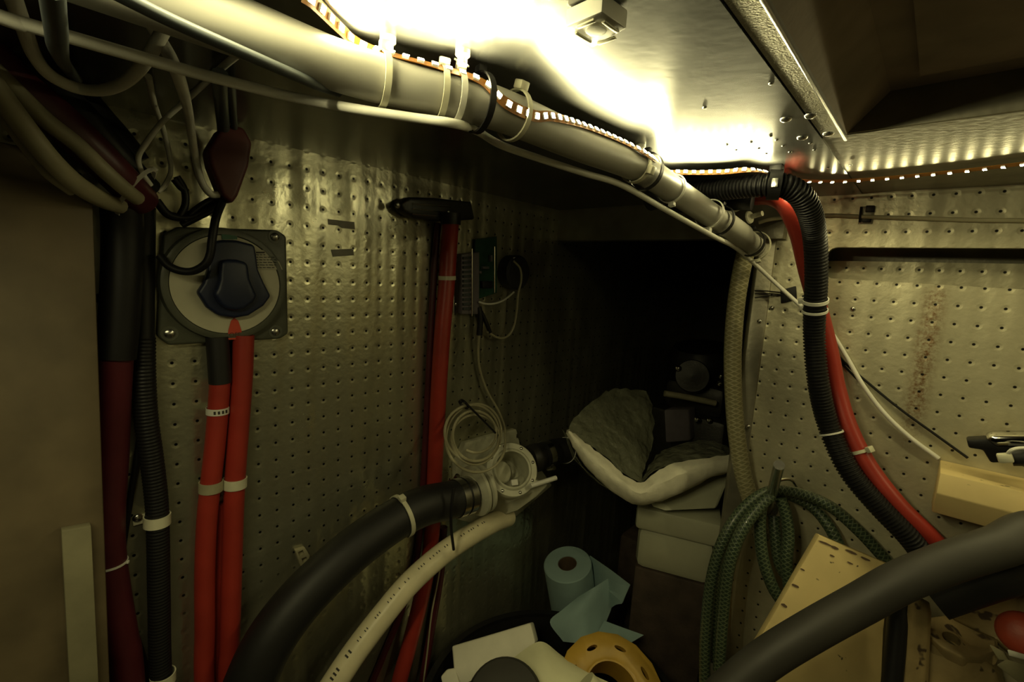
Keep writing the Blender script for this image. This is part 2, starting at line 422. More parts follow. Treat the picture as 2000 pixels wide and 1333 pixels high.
TIE_N = 0
def tie(c, axis, r, m, label, w=.0036, head=(0, 0, 1), tail=.0, group=None, th=.0012, hs=1.0, flat=1.0):
    u, v, a = basis(axis)
    root = thing('cable_tie', label, 'cable tie', Vector(c) - Vector((0, 0, r)), group)
    g = g_lathe([(r, -w / 2), (r + th, -w / 2), (r + th, w / 2), (r, w / 2)], c, axis, 28, closed=True)
    mesh('strap', g, m, root)
    h = Vector(head); h = (h - a * h.dot(a)).normalized(); s = a.cross(h)
    mesh('head', g_box(Vector(c) + h * (r + th + .0016 * hs), (.0062 * hs, .0058 * hs, .0045 * hs), s, a, bevel=.0008), m, root)
    if tail: mesh('tail', g_box(Vector(c) + h * (r + .003 + tail / 2) + s * .001, (.0012, w, tail), s, a, bevel=.0003), m, root)
    return root
def ptie(x, m, label, **k):
    c, t = at_px(PP, x); return tie(c, t, PR + .0009 + k.pop('extra', 0), m, label, **k)
ptie(748, cream_p, 'cream cable tie on the grey pipe under the brightest lights', head=(.3, 0, 1), hs=1.2)
ptie(868, cream_p, 'cream cable tie on the grey pipe beside a matching tie with an upright tail', head=(.2, -.5, 1))
ptie(892, white_p, 'white cable tie on the grey pipe with an upright tail', head=(.4, 0, 1), tail=.014)
ptie(938, black_p, 'black cable tie holding the white cable to the grey pipe', extra=.003, w=.0042)
ptie(1003, cream_p, 'cream cable tie with a big head next to the black tie on the pipe', head=(.35, 0, 1), hs=1.25, extra=.0015)
ptie(1244, cream_p, 'cream cable tie with a looped head where the pipe meets the black conduit', head=(.6, 0, -.2), hs=1.2, w=.005)
ptie(1262, black_p, 'wide black cable tie on the pipe below the end of the bright strip', extra=.0025, w=.0045)
ptie(1310, white_p, 'thin white cable tie around the pipe below the corrugated conduit', head=(.2, 0, -1), w=.0028)
ptie(1388, white_p, 'white cable tie in front of the sleeve of the grey pipe', head=(.1, -.3, -1), extra=.002, w=.003, hs=1.1)
ptie(1402, black_p, 'black cable tie in front of the sleeve of the grey pipe', extra=.003, w=.004)
ptie(1466, black_p, 'black cable tie at the end of the grey pipe by the post', extra=.003, w=.006)
ptie(1474, cream_p, 'cream cable tie hanging at the end of the grey pipe by the post', extra=.005, w=.003, head=(.4, 0, -1))

def led_mesh(sz, glow):
    V, Fa = g_box((0, 0, .0007), (sz, sz, .0014))
    me = bpy.data.meshes.new('led'); me.from_pydata(V, [], Fa); me.update()
    me.materials.append(led_body); me.materials.append(glow)
    for p in me.polygons: p.material_index = 1 if p.normal.z > .5 else 0
    return me
LEDM = led_mesh(.0036, led_glow); LEDS = led_mesh(.0028, led_glow2)
def led_strip(label, pts, normals, pitch, w, group, led=None, name='led_strip'):
    P = smooth_path(pts, 10); N = smooth_path(normals, 10)
    root = thing(name, label, 'led strip', P[0], group)
    V = []; Fa = []; fr = []
    for i, p in enumerate(P):
        t = (P[min(i + 1, len(P) - 1)] - P[max(i - 1, 0)]).normalized(); nn = (N[i] - t * N[i].dot(t)).normalized(); s = t.cross(nn)
        fr.append((t, s, nn)); h = nn * .0004
        V += [p - s * w / 2 - h, p + s * w / 2 - h, p + s * w / 2, p - s * w / 2]
    for i in range(len(P) - 1):
        for k in range(4): Fa.append((i * 4 + k, i * 4 + (k + 1) % 4, i * 4 + 4 + (k + 1) % 4, i * 4 + 4 + k))
    Fa += [(0, 1, 2, 3), tuple((len(P) - 1) * 4 + k for k in (3, 2, 1, 0))]
    mesh('ribbon', (V, Fa), ribbon_m, root)
    acc = 0; nxt = pitch / 2
    for i in range(len(P) - 1):
        l = (P[i + 1] - P[i]).length
        while acc + l >= nxt:
            k = (nxt - acc) / l; p = P[i].lerp(P[i + 1], k); t, s, nn = fr[i]
            M4 = Matrix(((t.x, s.x, nn.x, p.x), (t.y, s.y, nn.y, p.y), (t.z, s.z, nn.z, p.z), (0, 0, 0, 1)))
            instance(None, 'led', led or LEDM, M4, root); nxt += pitch
        acc += l
    return root
def on_pipe(x, ang):                                    # point and normal on the pipe's skin, ang above the horizontal
    c, t = at_px(PP, x); side = Vector((t.y, -t.x, 0)).normalized(); upv = side.cross(t) * -1
    if upv.z < 0: upv = -upv
    nn = side * math.cos(ang) + upv * math.sin(ang); return c + nn * (PR + .0012), nn
LG = 'led strips under the ceiling'
sp = [C(592, -12, .0040), C(615, 5, .0040), C(660, 50, .0045), C(705, 88, .007)]
sn = [Vector((.9, -.3, -.3)), Vector((.9, -.3, -.2)), Vector((.9, -.3, 0)), Vector((1, -.1, .2))]
ps, ns = C(590, -15, .0040), Vector((.9, -.3, -.3))
led_strip('near continuation of the dense led strip beside the grey pipe', [ps, Vector((-.218, .055, ps.z)), Vector((-.16, -.07, ps.z)), Vector((-.115, -.20, ps.z)), Vector((-.105, -.34, ps.z))], [ns, Vector((.5, -.1, -.9))] + [Vector((.1, 0, -1))] * 3, .0083, .007, LG, name='led_strip_offscreen')
for x, a in ((780, .9), (860, .8), (915, .6), (960, -.05), (1010, -.1), (1050, .25), (1120, .7), (1200, .75), (1250, .55)):
    p, nn = on_pipe(x, a); sp.append(p); sn.append(nn)
for px, py in ((1300, 333), (1350, 337), (1410, 336), (1460, 332), (1496, 337)):
    sp.append(C(px, py, .0105)); sn.append(Vector((-.05, -.75, .5)))
led_strip('dense led strip with amber ribbon running along the grey pipe', sp, sn, .0083, .007, 'led strips under the ceiling')
sp = [C(1535, 345, .006), C(1570, 353, .005), C(1640, 354, .004), C(1720, 349, .004), C(1800, 342, .004), C(1900, 332, .004), C(2000, 320, .004), C(2012, 319, .004)]
led_strip('sparse led strip on the ceiling above the right perforated wall', sp, [Vector((0, -.35, -1))] * len(sp), .0125, .006, LG, LEDS)
sp = [C(2016, 318, .004), C(2120, 305, .004), Vector((.36, .60, ZC - .004)), Vector((.58, .58, ZC - .004))]
led_strip('continuation of the sparse led strip towards the added side wall', sp, [Vector((0, -.35, -1))] * len(sp), .0125, .006, LG, LEDS, 'led_strip_offscreen')

# ceiling fittings
tm = [Zp(1103, 54, .121), Zp(1175, 23, .121), Zp(1224, 56, .121), Zp(1157, 95, .121)]
cen = sum(tm, Vector()) / 4
m_ = thing('tie_mount', 'square white adhesive tie mount stuck on the ceiling plate', 'tie mount', cen)
mesh('base', g_prism(tm, (0, 0, .0085), bevel=.001), white_p, m_)
e1 = (tm[1] - tm[0]); e2 = (tm[3] - tm[0])
for a, b in ((.5, .12), (.5, .88), (.12, .5), (.88, .5)):
    mesh('bridge', g_box(tm[0] + e1 * a + e2 * b + Vector((0, 0, -.0004)), (e1.length * (.5 if a == .5 else .10), e2.length * (.10 if a == .5 else .5), .0012), e1, e2, bevel=.0008), cream_p, m_)
mesh('screw', g_lathe([(.0052, .0005), (.0052, -.0006), (.004, -.0008), (0.0001, -.0008)], cen, (0, 0, 1), 20), white_p, m_)
def dome(name, p, r, axis, m, parent=None, h=.6, **k):
    return mesh(name, g_lathe([(r, 0), (r * .92, r * h * .45), (r * .6, r * h * .85), (0.0001, r * h)], p, axis, 14), m, parent, **k)
for i, (x, y) in enumerate(((1535, 232), (1583, 225), (1567, 268), (1618, 260))):
    dome('bolt_head', C(x, y, 0), .0042, (0, 0, -1), steel, ceil)
for x, y in ((1420, 283), (1467, 278), (1517, 273), (1482, 290), (1497, 300), (1530, 285), (1543, 297), (1583, 280), (1591, 293), (1438, 293), (1505, 266), (1661, 322), (1618, 328), (1506, 163), (1376, 210)):
    dome('rivet', C(x, y, 0), .0016, (0, 0, -1), steel, ceil)
# ceiling anchors that the ties hang from
for x, y, lb in ((904, 98, 'white screw anchor in the ceiling beside the tie with the upright tail'), (1252, 283, 'cream anchor lump in the ceiling above the corrugated conduit'),
                 (758, 72, 'white anchor block glowing in the brightest light above the pipe')):
    p = C(x, y, 0)
    a = thing('ceiling_anchor', lb, 'anchor', p)
    mesh('plug', g_lathe([(.0045, 0), (.0045, -.003), (.003, -.0045), (.003, -.0075), (.0036, -.0082), (.001, -.009)], p, (0, 0, 1), 14), white_p, a)
    mesh('strap_end', g_box(p + Vector((-.003, .002, -.0055)), (.010, .0035, .0012), (1, .3, -.6), (0, 1, 0), bevel=.0003), cream_p, a)

# black corrugated conduit along the ceiling, down the right wall
cr = .0125
cond = [D(1270, 392, .560), C(1320, 377, .0185), C(1400, 371, .0185), C(1490, 362, .0195), C(1540, 366, .022), D(1574, 398, .500), D(1591, 460, .535), D(1594, 550, .560),
        D(1590, 650, .585), D(1597, 740, .590), D(1617, 830, .595), D(1655, 915, .580), D(1712, 985, .565), D(1775, 1050, .552), D(1806, 1095, .552), D(1815, 1138, .555)]
mesh('corrugated_conduit', g_tube(cond, cr, 16, 10, ridge=(.0042, .15)), black_p, label='black corrugated conduit bending from the ceiling down the right wall', cat='conduit')
redp = [D(1476, 384, .600), D(1506, 384, .568), D(1537, 403, .546), D(1562, 460, .560), D(1578, 530, .585), D(1600, 610, .605), D(1620, 690, .61), D(1634, 760, .610), D(1657, 835, .60), D(1695, 910, .585), D(1752, 985, .565), D(1815, 1048, .552), D(1858, 1098, .556), D(1874, 1165, .560)]
mesh('battery_cable', g_tube(redp, .0108, 18, 10), red_c, label='thick red cable curving beside the corrugated conduit down the right wall', cat='cable')
mesh('power_cable', g_tube([C(1300, 402, .022), C(1380, 398, .024), C(1440, 394, .026), C(1470, 394, .027)], .0105, 16, 8), black_p, label='smooth black cable under the corrugated conduit at the ceiling', cat='cable')
c0, t0 = at_px(smooth_path(cond, 16), 1513)
clip = thing('pipe_clip', 'black clip with bright screw holding the conduit at the ceiling', 'clip', c0)
mesh('band', g_lathe([(cr + .0008, -.006), (cr + .0032, -.006), (cr + .0032, .006), (cr + .0008, .006)], c0, t0, 26, closed=True), black_p, clip)
mesh('tab', g_minmax(c0 + Vector((-.006, -.006, .012)), Vector((c0.x + .006, c0.y + .006, ZC)), bevel=.001), black_p, clip)
mesh('screw_plate', g_box(c0 + Vector((.004, -cr - .003, -.001)), (.006, .0015, .009), bevel=.0004), steel, clip)
SR = smooth_path([(a + b) / 2 for a, b in zip(cond[4:], redp[2:])], 16)
CPATH = smooth_path(cond[5:], 16)
def ctie(y, m, label, **k):
    P = CPATH; i = min(range(1, len(P) - 1), key=lambda j: abs(proj(P[j])[1] - y)); return tie(P[i], P[i + 1] - P[i - 1], cr + .0006 + k.pop('extra', 0), m, label, **k)
ctie(590, white_p, 'upper white cable tie of the pair around the black conduit', w=.0042, head=(-1, -.3, 0))
ctie(604, white_p, 'lower white cable tie of the pair around the black conduit', w=.0030, head=(-1, .5, 0))
ctie(848, white_p, 'thin white tie low on the black conduit', w=.0022, head=(-.3, 1, 0))
RPATH = smooth_path(redp, 16); i = min(range(1, len(RPATH) - 1), key=lambda j: abs(proj(RPATH[j])[1] - 882))
tie(RPATH[i], RPATH[i + 1] - RPATH[i - 1], .0114, cream_p, 'cream cable tie with a big head around the thick red cable', head=(1, -.6, .2), hs=1.3, w=.004)

# white cable: under the pipe, then across the right wall
wc = [Vector((-.30, -.38, H + .10)), Vector((-.27, -.16, H + .095)), Zp(-60, 12, .088), Zp(0, 33, .088), Zp(100, 62, .088), Zp(250, 105, .089), Zp(400, 147, .090), Zp(560, 187, .091), Zp(700, 214, .088), Zp(800, 229, .088), Zp(895, 243, .0885), D(935, 258, .335),
      D(980, 284, .345), D(1060, 312, .370), D(1140, 338, .395), D(1215, 362, .425), D(1300, 410, .470), D(1390, 460, .530), D(1442, 488, .60), R(1500, 540, .03), R(1563, 597, .012), R(1600, 628, .0075), R(1625, 652, .0070), R(1655, 700, .0070),
      R(1685, 752, .0070), R(1725, 805, .0065), R(1775, 853, .005), R(1833, 896, .004)]
mesh('white_cable', g_tube(wc, .0028, 12, 8), white_cable, label='long white cable below the pipe that crosses the right wall diagonally', cat='cable')
mesh('thin_black_wire', g_tube([R(1545, 582, .0055), R(1578, 614, .0022), R(1640, 698, .0018), R(1700, 752, .0018), R(1760, 801, .003), R(1825, 848, .003), R(1890, 895, .003)], .0016, 8, 6), black_p, label='thin black wire running diagonally down the right wall to the tan block', cat='wire')
mesh('thin_black_wire', g_tube([R(1600, 668, .0018), R(1628, 694, .0018), R(1655, 722, .0018), R(1690, 757, .0018)], .0014, 8, 6), black_p, label='short black wire emerging from behind the conduit on the right wall', cat='wire')
tb = thing('tie_mount', 'black square tie mount stuck on the right wall beside the post', 'tie mount', R(1541, 576))
mesh('pad', g_prism([R(1525, 567, 0), R(1555, 559, 0), R(1557, 586, 0), R(1526, 593, 0)], -NR * .004, bevel=.0006), black_p, tb)
mesh('loop', g_tube([R(1531, 572, .004), R(1540, 569, .009), R(1552, 583, .004)], .0016, 8, 4), black_p, tb)
for q, (a, b) in enumerate(((568, 572), (574, 576), (582, 577))):
    mesh('loose_tail', g_tube([R(1474, a, .014), R(1500, (a + b) / 2 - 1, .010), R(1528, b, .005)], .0008, 6, 4), black_p, tb)
mesh('sensor_cable', g_tube([R(1482, 435, .040), R(1504, 429, .038), R(1550, 424, .012), R(1620, 421, .0035), R(1700, 424, .0035), R(1800, 427, .0035), R(1900, 430, .0035), R(2000, 431, .0035), R(2200, 436, .0035)], .0027, 10, 6), tan_cable,
     label='pale cable running level along the top of the right wall', cat='cable')
ck = thing('cable_clip', 'dark two-hole cable clip on the pale cable of the right wall', 'clip', R(1694, 437))
mesh('plate', g_prism([R(1680, 404, 0), R(1710, 403, 0), R(1704, 438, 0), R(1676, 438, 0)], -NR * .0012, bevel=.0004), plate2, ck)
mesh('tooth', g_prism([R(1692, 402, .0014), R(1709, 402, .0014), R(1708, 415, .0014), R(1690, 415, .0014)], -NR * .003, bevel=.0008), black_p, ck)
mesh('tooth', g_prism([R(1684, 426, .0014), R(1703, 425, .0014), R(1700, 435, .0014), R(1683, 435, .0014)], -NR * .003, bevel=.0008), black_p, ck)
mesh('hook', g_tube([R(1682, 405, .003), R(1680, 420, .007), R(1679, 434, .003)], .0012, 8, 4), black_p, ck)
for (a, b, lb) in ((D(1426, 414, .60), D(1463, 398, .585), 'long cream plastic stud beside the end of the pipe'), (D(1463, 425, .60), D(1489, 417, .585), 'round headed cream plastic stud beside the post top')):
    st = thing('plastic_stud', lb, 'stud', a)
    mesh('pin', g_tube([a, b], .0033, 14, 2), cream_p, st)
    if 'round' in lb: dome('cap', a, .0085, (b - a), cream_p, st, h=.5)
    else: dome('tip', b, .0033, (b - a), cream_p, st)
for x, y in ((1527, 452), (1483, 628), (1461, 834), (1666, 604), (1508, 602)):
    dome('screw', R(x, y, .006 if x < 1500 else 0), .0034, -NR, steel, wr)

# cables, shade band and black filler of the upper left corner
mesh('pipe_shade_band', g_tube([Zp(215, -20, .090), Zp(330, 38, .090), Zp(450, 92, .090), Zp(560, 140, .0915), Zp(620, 166, .094), Zp(660, 180, .099)], .0027, 10, 6), blue_grey, label='slate grey band standing for the shade along the underside of the grey pipe', cat='cable')  # dark tube stands for the shaded ceiling gap behind the pipe
mesh('hanging_cable', g_tube([Zp(100, -25, .078), Zp(105, 20, .078), Zp(110, 60, .077), Zp(113, 92, .080), D(124, 122, .26), D(150, 155, .34)], .0034, 12, 6), blue_grey, label='short slate cable hanging in front of the long white cable', cat='cable')
b1 = [Xp(-100, 30, -.474), Xp(-40, 95, -.478), Xp(30, 165, -.482), Xp(110, 230, -.486), Xp(180, 295, -.492), Xp(235, 350, -.505), Xp(276, 392, -.526)]
mesh('dark_red_cable', g_tube(cz(b1, .0135), .0135, 16, 6), dred_c, label='dark red cable slanting down over the brown partition panel', cat='cable')
mesh('black_loom', g_tube(cz([Xp(-30, 60, -.512), Xp(60, 130, -.512), Xp(150, 215, -.513), Xp(230, 305, -.520), Xp(288, 368, -.540)], .011), .011, 16, 6), black_p, label='black loom slanting above the dark red cable', cat='cable')
mesh('tan_cable', g_tube(cz([Xp(-100, 45, -.452), Xp(-40, 110, -.456), Xp(20, 168, -.460), Xp(90, 235, -.465), Xp(150, 282, -.470), Xp(200, 330, -.472), Xp(240, 366, -.480), Xp(268, 388, -.494)], .0058), .0056, 12, 6), tan_cable, label='tan cable lying on the dark red slanting cable', cat='cable')
mesh('pale_cable', g_tube(cz([Xp(-85, 65, -.430), Xp(-40, 130, -.436), Xp(0, 185, -.442), Xp(45, 245, -.448), Xp(95, 308, -.456), Xp(150, 360, -.472), Xp(200, 390, -.492), Xp(232, 402, -.512)], .0066), .0066, 12, 6), tan_cable, label='thick pale cable drooping along the edge of the brown partition panel', cat='cable')
mesh('pale_cable', g_tube([Xp(-80, 80, -.448), Xp(-40, 152, -.453), Xp(-5, 212, -.458), Xp(40, 274, -.464), Xp(90, 336, -.472), Xp(140, 374, -.486)], .0036, 12, 6), tan_cable, label='thinner pale cable hugging the underside of the thick drooping pale cable', cat='cable')
mesh('looped_cable', g_tube([Zp(20, -20, .112), Zp(45, 50, .108), Zp(68, 110, .104), Zp(100, 148, .10), Zp(150, 172, .10), Zp(200, 176, .10), Zp(245, 160, .102), Zp(280, 125, .106), Zp(305, 85, .115), Zp(330, 40, .127)], .0034, 12, 6), white_cable, label='grey-white cable hanging in a shallow loop under the ceiling', cat='cable')
mesh('white_wire', g_tube([Zp(290, 40, .128), Zp(315, 80, .122), Zp(334, 115, .108), Zp(352, 160, .100), Xp(368, 220, -.455), Xp(380, 300, -.53), Xp(392, 350, -.53), Xp(410, 378, -.53), Xp(428, 380, -.53)], .0034, 10, 6), white_cable, label='white wire dropping from the ceiling to the maroon connector cover', cat='wire')
mesh('white_wire', g_tube([Zp(480, 95, .1275), Zp(430, 135, .1275), Xp(370, 190, -.470), Xp(320, 235, -.495), Xp(285, 280, -.508), Xp(270, 308, -.514), Xp(276, 335, -.518), Xp(294, 362, -.525)], .0022, 10, 6), white_cable, label='thin white wire slanting down left behind the maroon connector cover', cat='wire')
mesh('white_wire', g_tube([Zp(290, 150, .122), Xp(302, 205, -.50), Xp(318, 250, -.54), Xp(330, 300, -.55), Xp(334, 335, -.55), Xp(322, 362, -.55), Xp(308, 375, -.55)], .0022, 10, 6), white_cable, label='short curled white wire above the black wire fan', cat='wire')
mesh('black_filler', g_tube(cz([Xp(60, 118, -.549), Xp(110, 170, -.549), Xp(170, 235, -.549), Xp(215, 285, -.549), Xp(245, 325, -.549)], .02), .020, 20, 6), black_p, label='fat black filler added behind the slanting cables at the partition', cat='sleeve')  # black mass added to darken the gap behind the slanting cables
tie(Xp(266, 376, -.518), (.25, .75, -.5), .0235, white_p, 'white tie ring around the cable bundle left of the maroon cover', w=.003, th=.0010, head=(0, .3, 1), hs=.7)
cc = thing('connector_cover', 'maroon connector cover hanging between the pipe and the rotary switch', 'connector', L(435, 385, .03))
mesh('shell', g_prism([L(415, 262, .028), L(432, 250, .028), L(462, 255, .028), L(479, 285, .028), L(472, 330, .028), L(452, 385, .028), L(440, 402, .028), L(420, 385, .028), L(398, 330, .028), L(392, 300, .028)], (.022, 0, 0), bevel=.004, seg=3), maroon, cc)
mesh('grey_lead', g_tube([Zp(430, 150, .116), Xp(433, 205, -.475), L(437, 258, .038)], .0055, 12, 5), blue_grey, cc)
mesh('grey_lead', g_tube([Zp(450, 160, .116), Xp(455, 210, -.475), L(458, 258, .038)], .0030, 10, 5), blue_grey, cc)
for i, pts in enumerate(([(305, 392), (330, 420), (370, 425), (400, 410), (432, 392)], [(345, 345), (360, 370), (362, 400), (350, 425)], [(430, 385), (405, 395), (380, 412), (360, 432)], [(434, 395), (410, 412), (385, 425), (355, 440)], [(340, 350), (352, 365), (362, 372)])):
    mesh('black_wire', g_tube([L(x, y, .030) for x, y in pts], .0032 if i else .0038, 10, 5), black_p, label=['black wire joining the tie ring to the connector cover', 'short upright black wire in the wire fan', 'upper black wire fanning from the connector cover', 'lower black wire fanning from the connector cover', 'black wire stub above the wire fan'][i], cat='wire')
mesh('black_loop_wire', g_tube([L(434, 395, .040), L(422, 425, .050), L(414, 470, .054), L(411, 495, .054), L(402, 515, .052), L(380, 529, .046), L(355, 530, .040), L(330, 520, .034), L(312, 500, .028)], .0037, 12, 6), black_p,
     label='black wire looping across the face of the rotary switch', cat='wire')

# ------------------------------------------------------------------ rotary battery switch
sw = thing('battery_switch', 'square battery switch with cream dial and navy rotary knob', 'switch', L(440, 665))
mesh('base_plate', g_prism([L(313, 458, 0), L(345, 444, 0), L(535, 450, 0), L(552, 462, 0), L(556, 650, 0), L(540, 660, 0), L(325, 672, 0), L(303, 655, 0)], (.012, 0, 0), bevel=.003, seg=3), switch_base, sw)
dc = L(441, 556, .012); ry = (L(560, 556, .012) - L(326, 556, .012)).length / 2; rz = (L(441, 449, .012) - L(441, 667, .012)).length / 2; dr = (ry + rz) / 2
mesh('dial_ring', g_lathe([(dr + .001, 0), (dr, .009), (dr - .002, .010), (dr - .006, .010), (dr - .007, .007), (0.0001, .007)], dc, (1, 0, 0), 64), switch_base, sw)
dcf = dc + Vector((.0072, 0, 0))
mesh('dial_face', g_lathe([(dr - .007, 0), (dr - .007, .0016), (0.0001, .0018)], dcf, (1, 0, 0), 64), switch_face, sw)
def zk(x, y): return (300 + x / 4.443, 420 + y / 4.443)
ko = [zk(*p) for p in ((458, 240), (580, 217), (690, 220), (850, 260), (866, 340), (882, 470), (935, 590), (993, 700), (930, 785), (800, 868), (680, 890), (540, 868), (440, 797), (357, 668), (412, 590), (447, 480), (452, 340))]
kb = mesh('knob', g_prism([L(x, y, .0212) for x, y in ko], (.010, 0, 0), bevel=.003, seg=3), navy, sw)
kc = Vector((0, 0, 0))
kin = [L(440 + (x - 440) * .60 + 8, 556 + (y - 556) * .66 + 8, .031) for x, y in ko]
mesh('grip', g_prism(kin, (.009, 0, 0), bevel=.004, seg=3), navy, kb)
fo = .0212
mesh('off_mark', g_prism([L(x, y, fo) for x, y in ((444, 664), (446, 645), (451, 627), (458, 621), (465, 627), (471, 645), (474, 663))], (.0006, 0, 0)), red_mark, sw)
mesh('on_mark', g_prism([L(x, y, fo) for x, y in ((431, 452), (464, 455), (463, 468), (434, 468))], (.0006, 0, 0)), green_p, sw)
mesh('rating_sticker', g_prism([L(x, y, fo) for x, y in ((496, 488), (520, 489), (545, 512), (552, 527), (500, 527))], (.0005, 0, 0)), sticker, sw)
stk = bpy.data.objects.get('rating_sticker')
for i in range(7):
    y = 492 + i * 5
    x1 = 518 if i < 2 else 540
    if i == 0: mesh('print_line', g_prism([L(x, yy, fo + .0006) for x, yy in ((500, y), (517, y), (517, y + 3), (500, y + 3))], (.0002, 0, 0)), ink, stk)
    else:
        xx = 500.
        while xx < x1 - 3:
            w = random.uniform(4, 9); mesh('print_line', g_prism([L(a, b, fo + .0006) for a, b in ((xx, y), (min(xx + w, x1), y + .4), (min(xx + w, x1), y + 1.9), (xx, y + 1.5))], (.0002, 0, 0)), ink, stk); xx += w + 2
tx = bpy.data.curves.new('off', 'FONT'); tx.body = 'OFF'; tx.size = .0065; tx.align_x = 'CENTER'
to = bpy.data.objects.new('tmp', tx); col.objects.link(to); dg = bpy.context.evaluated_depsgraph_get(); tmesh = bpy.data.meshes.new_from_object(to.evaluated_get(dg)); bpy.data.objects.remove(to)
tp = L(459, 658, fo + .0009)
tv = [tp + Vector((0, v.co.x, v.co.y)) for v in tmesh.vertices]; tf = [tuple(p.vertices) for p in tmesh.polygons]
mesh('off_lettering', (tv, tf), mat('dark_red_ink', (.10, .012, .008), .6, 0, 0, 40, 0), sw, smooth=False)
for x, y in ((331, 652), (538, 648), (537, 463)):
    s_ = mesh('screw_recess', g_lathe([(.0075, .0), (.0075, .0006), (.0001, .0006)], L(x, y, .0118), (1, 0, 0), 20), switch_base, sw)
    dome('screw', L(x, y, .0125), .0048, (1, 0, 0), steel, s_, h=.5)

# ------------------------------------------------------------------ cables down the left wall
def cable(name, pts, r, m, label, cat='cable', off=.02, **k):
    P = [L(p[0], p[1], p[2] if len(p) > 2 else off) for p in pts]
    if pts[-1][1] >= 1340: P.append(Vector((P[-1].x, P[-1].y, FZ + .012)))
    return mesh(name, g_tube(P, r, 16, 7, **k), m, label=label, cat=cat)
cable('black_cable', [(238, 402, .040), (240, 460), (238, 550), (232, 640), (226, 700)], .0150, black_p, 'fat black cable sleeve beside the brown partition panel', off=.036)
cable('black_cable', [(280, 404, .020), (280, 470), (279, 560), (279, 650, .015), (279, 700, .017)], .0095, black_p, 'black cable hidden between the partition sleeve and the rotary switch', off=.0125)
cable('dark_red_cable', [(225, 690, .035), (220, 800, .026), (217, 900), (211, 1000), (212, 1080), (224, 1170), (238, 1250), (252, 1350)], .0135, dred_c, 'dark red cable running down beside the brown partition panel')
cable('ridged_black_cable', [(280, 660, .016), (281, 740), (286, 820), (297, 900), (306, 980), (309, 1060), (311, 1180), (316, 1360)], .0100, black_p, 'ridged black cable strapped to the left wall by tan clips', off=.018, ridge=(.0035, .06))
cable('thin_black_cable', [(272, 860), (262, 930), (249, 1010), (240, 1080), (243, 1150), (262, 1230), (284, 1300), (292, 1360)], .0028, black_p, 'thin black cable bowing between the dark red cable and the ridged cable', off=.0032)
tie(L(213, 1100, .02), (0, .05, 1), .0138, white_p, 'thin white tie around the dark red cable by the partition', w=.002, th=.0008, head=(.4, .6, 0), hs=.5)
for y, x, lb in ((1016, 307, 'tan strap clip with screw holding the ridged black cable'), (1325, 318, 'tan strap clip at the bottom of the ridged black cable')):
    k = thing('strap_clip', lb, 'clip', L(x, y + 10))
    mesh('strap', g_lathe([(.0104, -.0055), (.0116, -.0055), (.0116, .0055), (.0104, .0055)], L(x, y, .018), (0, .04, 1), 26, closed=True), cream_p, k)
    mesh('foot', g_box(L(x - 26, y - 3, .0012), (.0018, .018, .010), bevel=.0005), cream_p, k)
    dome('screw', L(x - 38, y - 4, .002), .0045, (1, 0, 0), steel, k)
for y0, x, lb in ((583, 190, 'dark hook clip in the gap between the partition and the black sleeve'), (683, 193, 'dark strap clip below the hook clip beside the partition')):
    mesh('wall_clip', g_prism([L(180, y0 - 8, 0), L(205, y0 - 12, 0), L(215, y0 - 8, 0), L(215, y0 + 6, 0), L(200, y0 + 8, 0), L(180, y0 + 6, 0)], (.012, 0, 0), bevel=.002), black_p, label=lb, cat='clip')
# red pair below the switch
cable('red_battery_cable', [(430, 740), (426, 800), (420, 870), (412, 940), (404, 1020), (400, 1120), (400, 1230), (400, 1360)], .0100, red_c, 'red cable with a black heat shrink sleeve below the rotary switch', off=.016)
cable('red_battery_cable', [(476, 655), (473, 740), (466, 840), (459, 940), (455, 1040), (452, 1150), (449, 1260), (446, 1360)], .0105, red_c, 'red cable without a sleeve leaving the rotary switch', off=.017)
cable('red_battery_cable', [(432, 985), (431, 1040), (428, 1120), (425, 1230), (423, 1360)], .0048, red_c, 'thin red cable between the two switch cables below the clamp', off=.0055)
cable('heat_shrink_sleeve', [(424, 658), (427, 700), (430, 748)], .0108, black_r, 'black heat shrink sleeve on the red cable under the switch', 'sleeve', off=.016)
cable('short_black_lead', [(448, 664), (448, 690), (445, 735)], .0036, black_p, 'short black lead tucked behind the heat shrink sleeve', off=.0040)
mk = thing('cable_marker', 'white printed marker ring on the sleeved red cable', 'cable marker', L(425, 808, .016))
mesh('ring', g_lathe([(.0104, -.0035), (.0109, -.0035), (.0109, .0035), (.0104, .0035)], L(425, 802, .016), (0, .03, 1), 26, closed=True), white_p, mk)
for a in (-.5, -.15, .2, .55):
    mesh('print_mark', g_box(L(425, 802, .016) + Vector((math.cos(a) * .0110, math.sin(a) * .0110, 0)), (.0004, .002, .0034), (math.cos(a), math.sin(a), 0), (-math.sin(a), math.cos(a), 0)), ink, mk)
k = thing('cable_clamp', 'tan clamp with bright screw across the two red switch cables', 'clamp', L(428, 975))
for (x, y, r, o) in ((412, 950, .0104, .016), (459, 943, .0109, .017)):
    mesh('strap', g_lathe([(r, -.0055), (r + .0012, -.0055), (r + .0012, .0055), (r, .0055)], L(x, y, o), (0, .05, 1), 26, closed=True), cream_p if x > 430 else tan_cable, k)
mesh('foot', g_box(L(432, 948, .0015), (.003, .014, .012), bevel=.0006), cream_p, k)
dome('screw', L(427, 940, .004), .0048, (1, 0, 0), steel, k)
ey = mesh('eyelet', g_lathe([(.0022, 0), (.0022, .003), (.0062, .003), (.0066, 0)], L(427, 967, .001), (1, 0, 0), 20, closed=True), white_p, k)
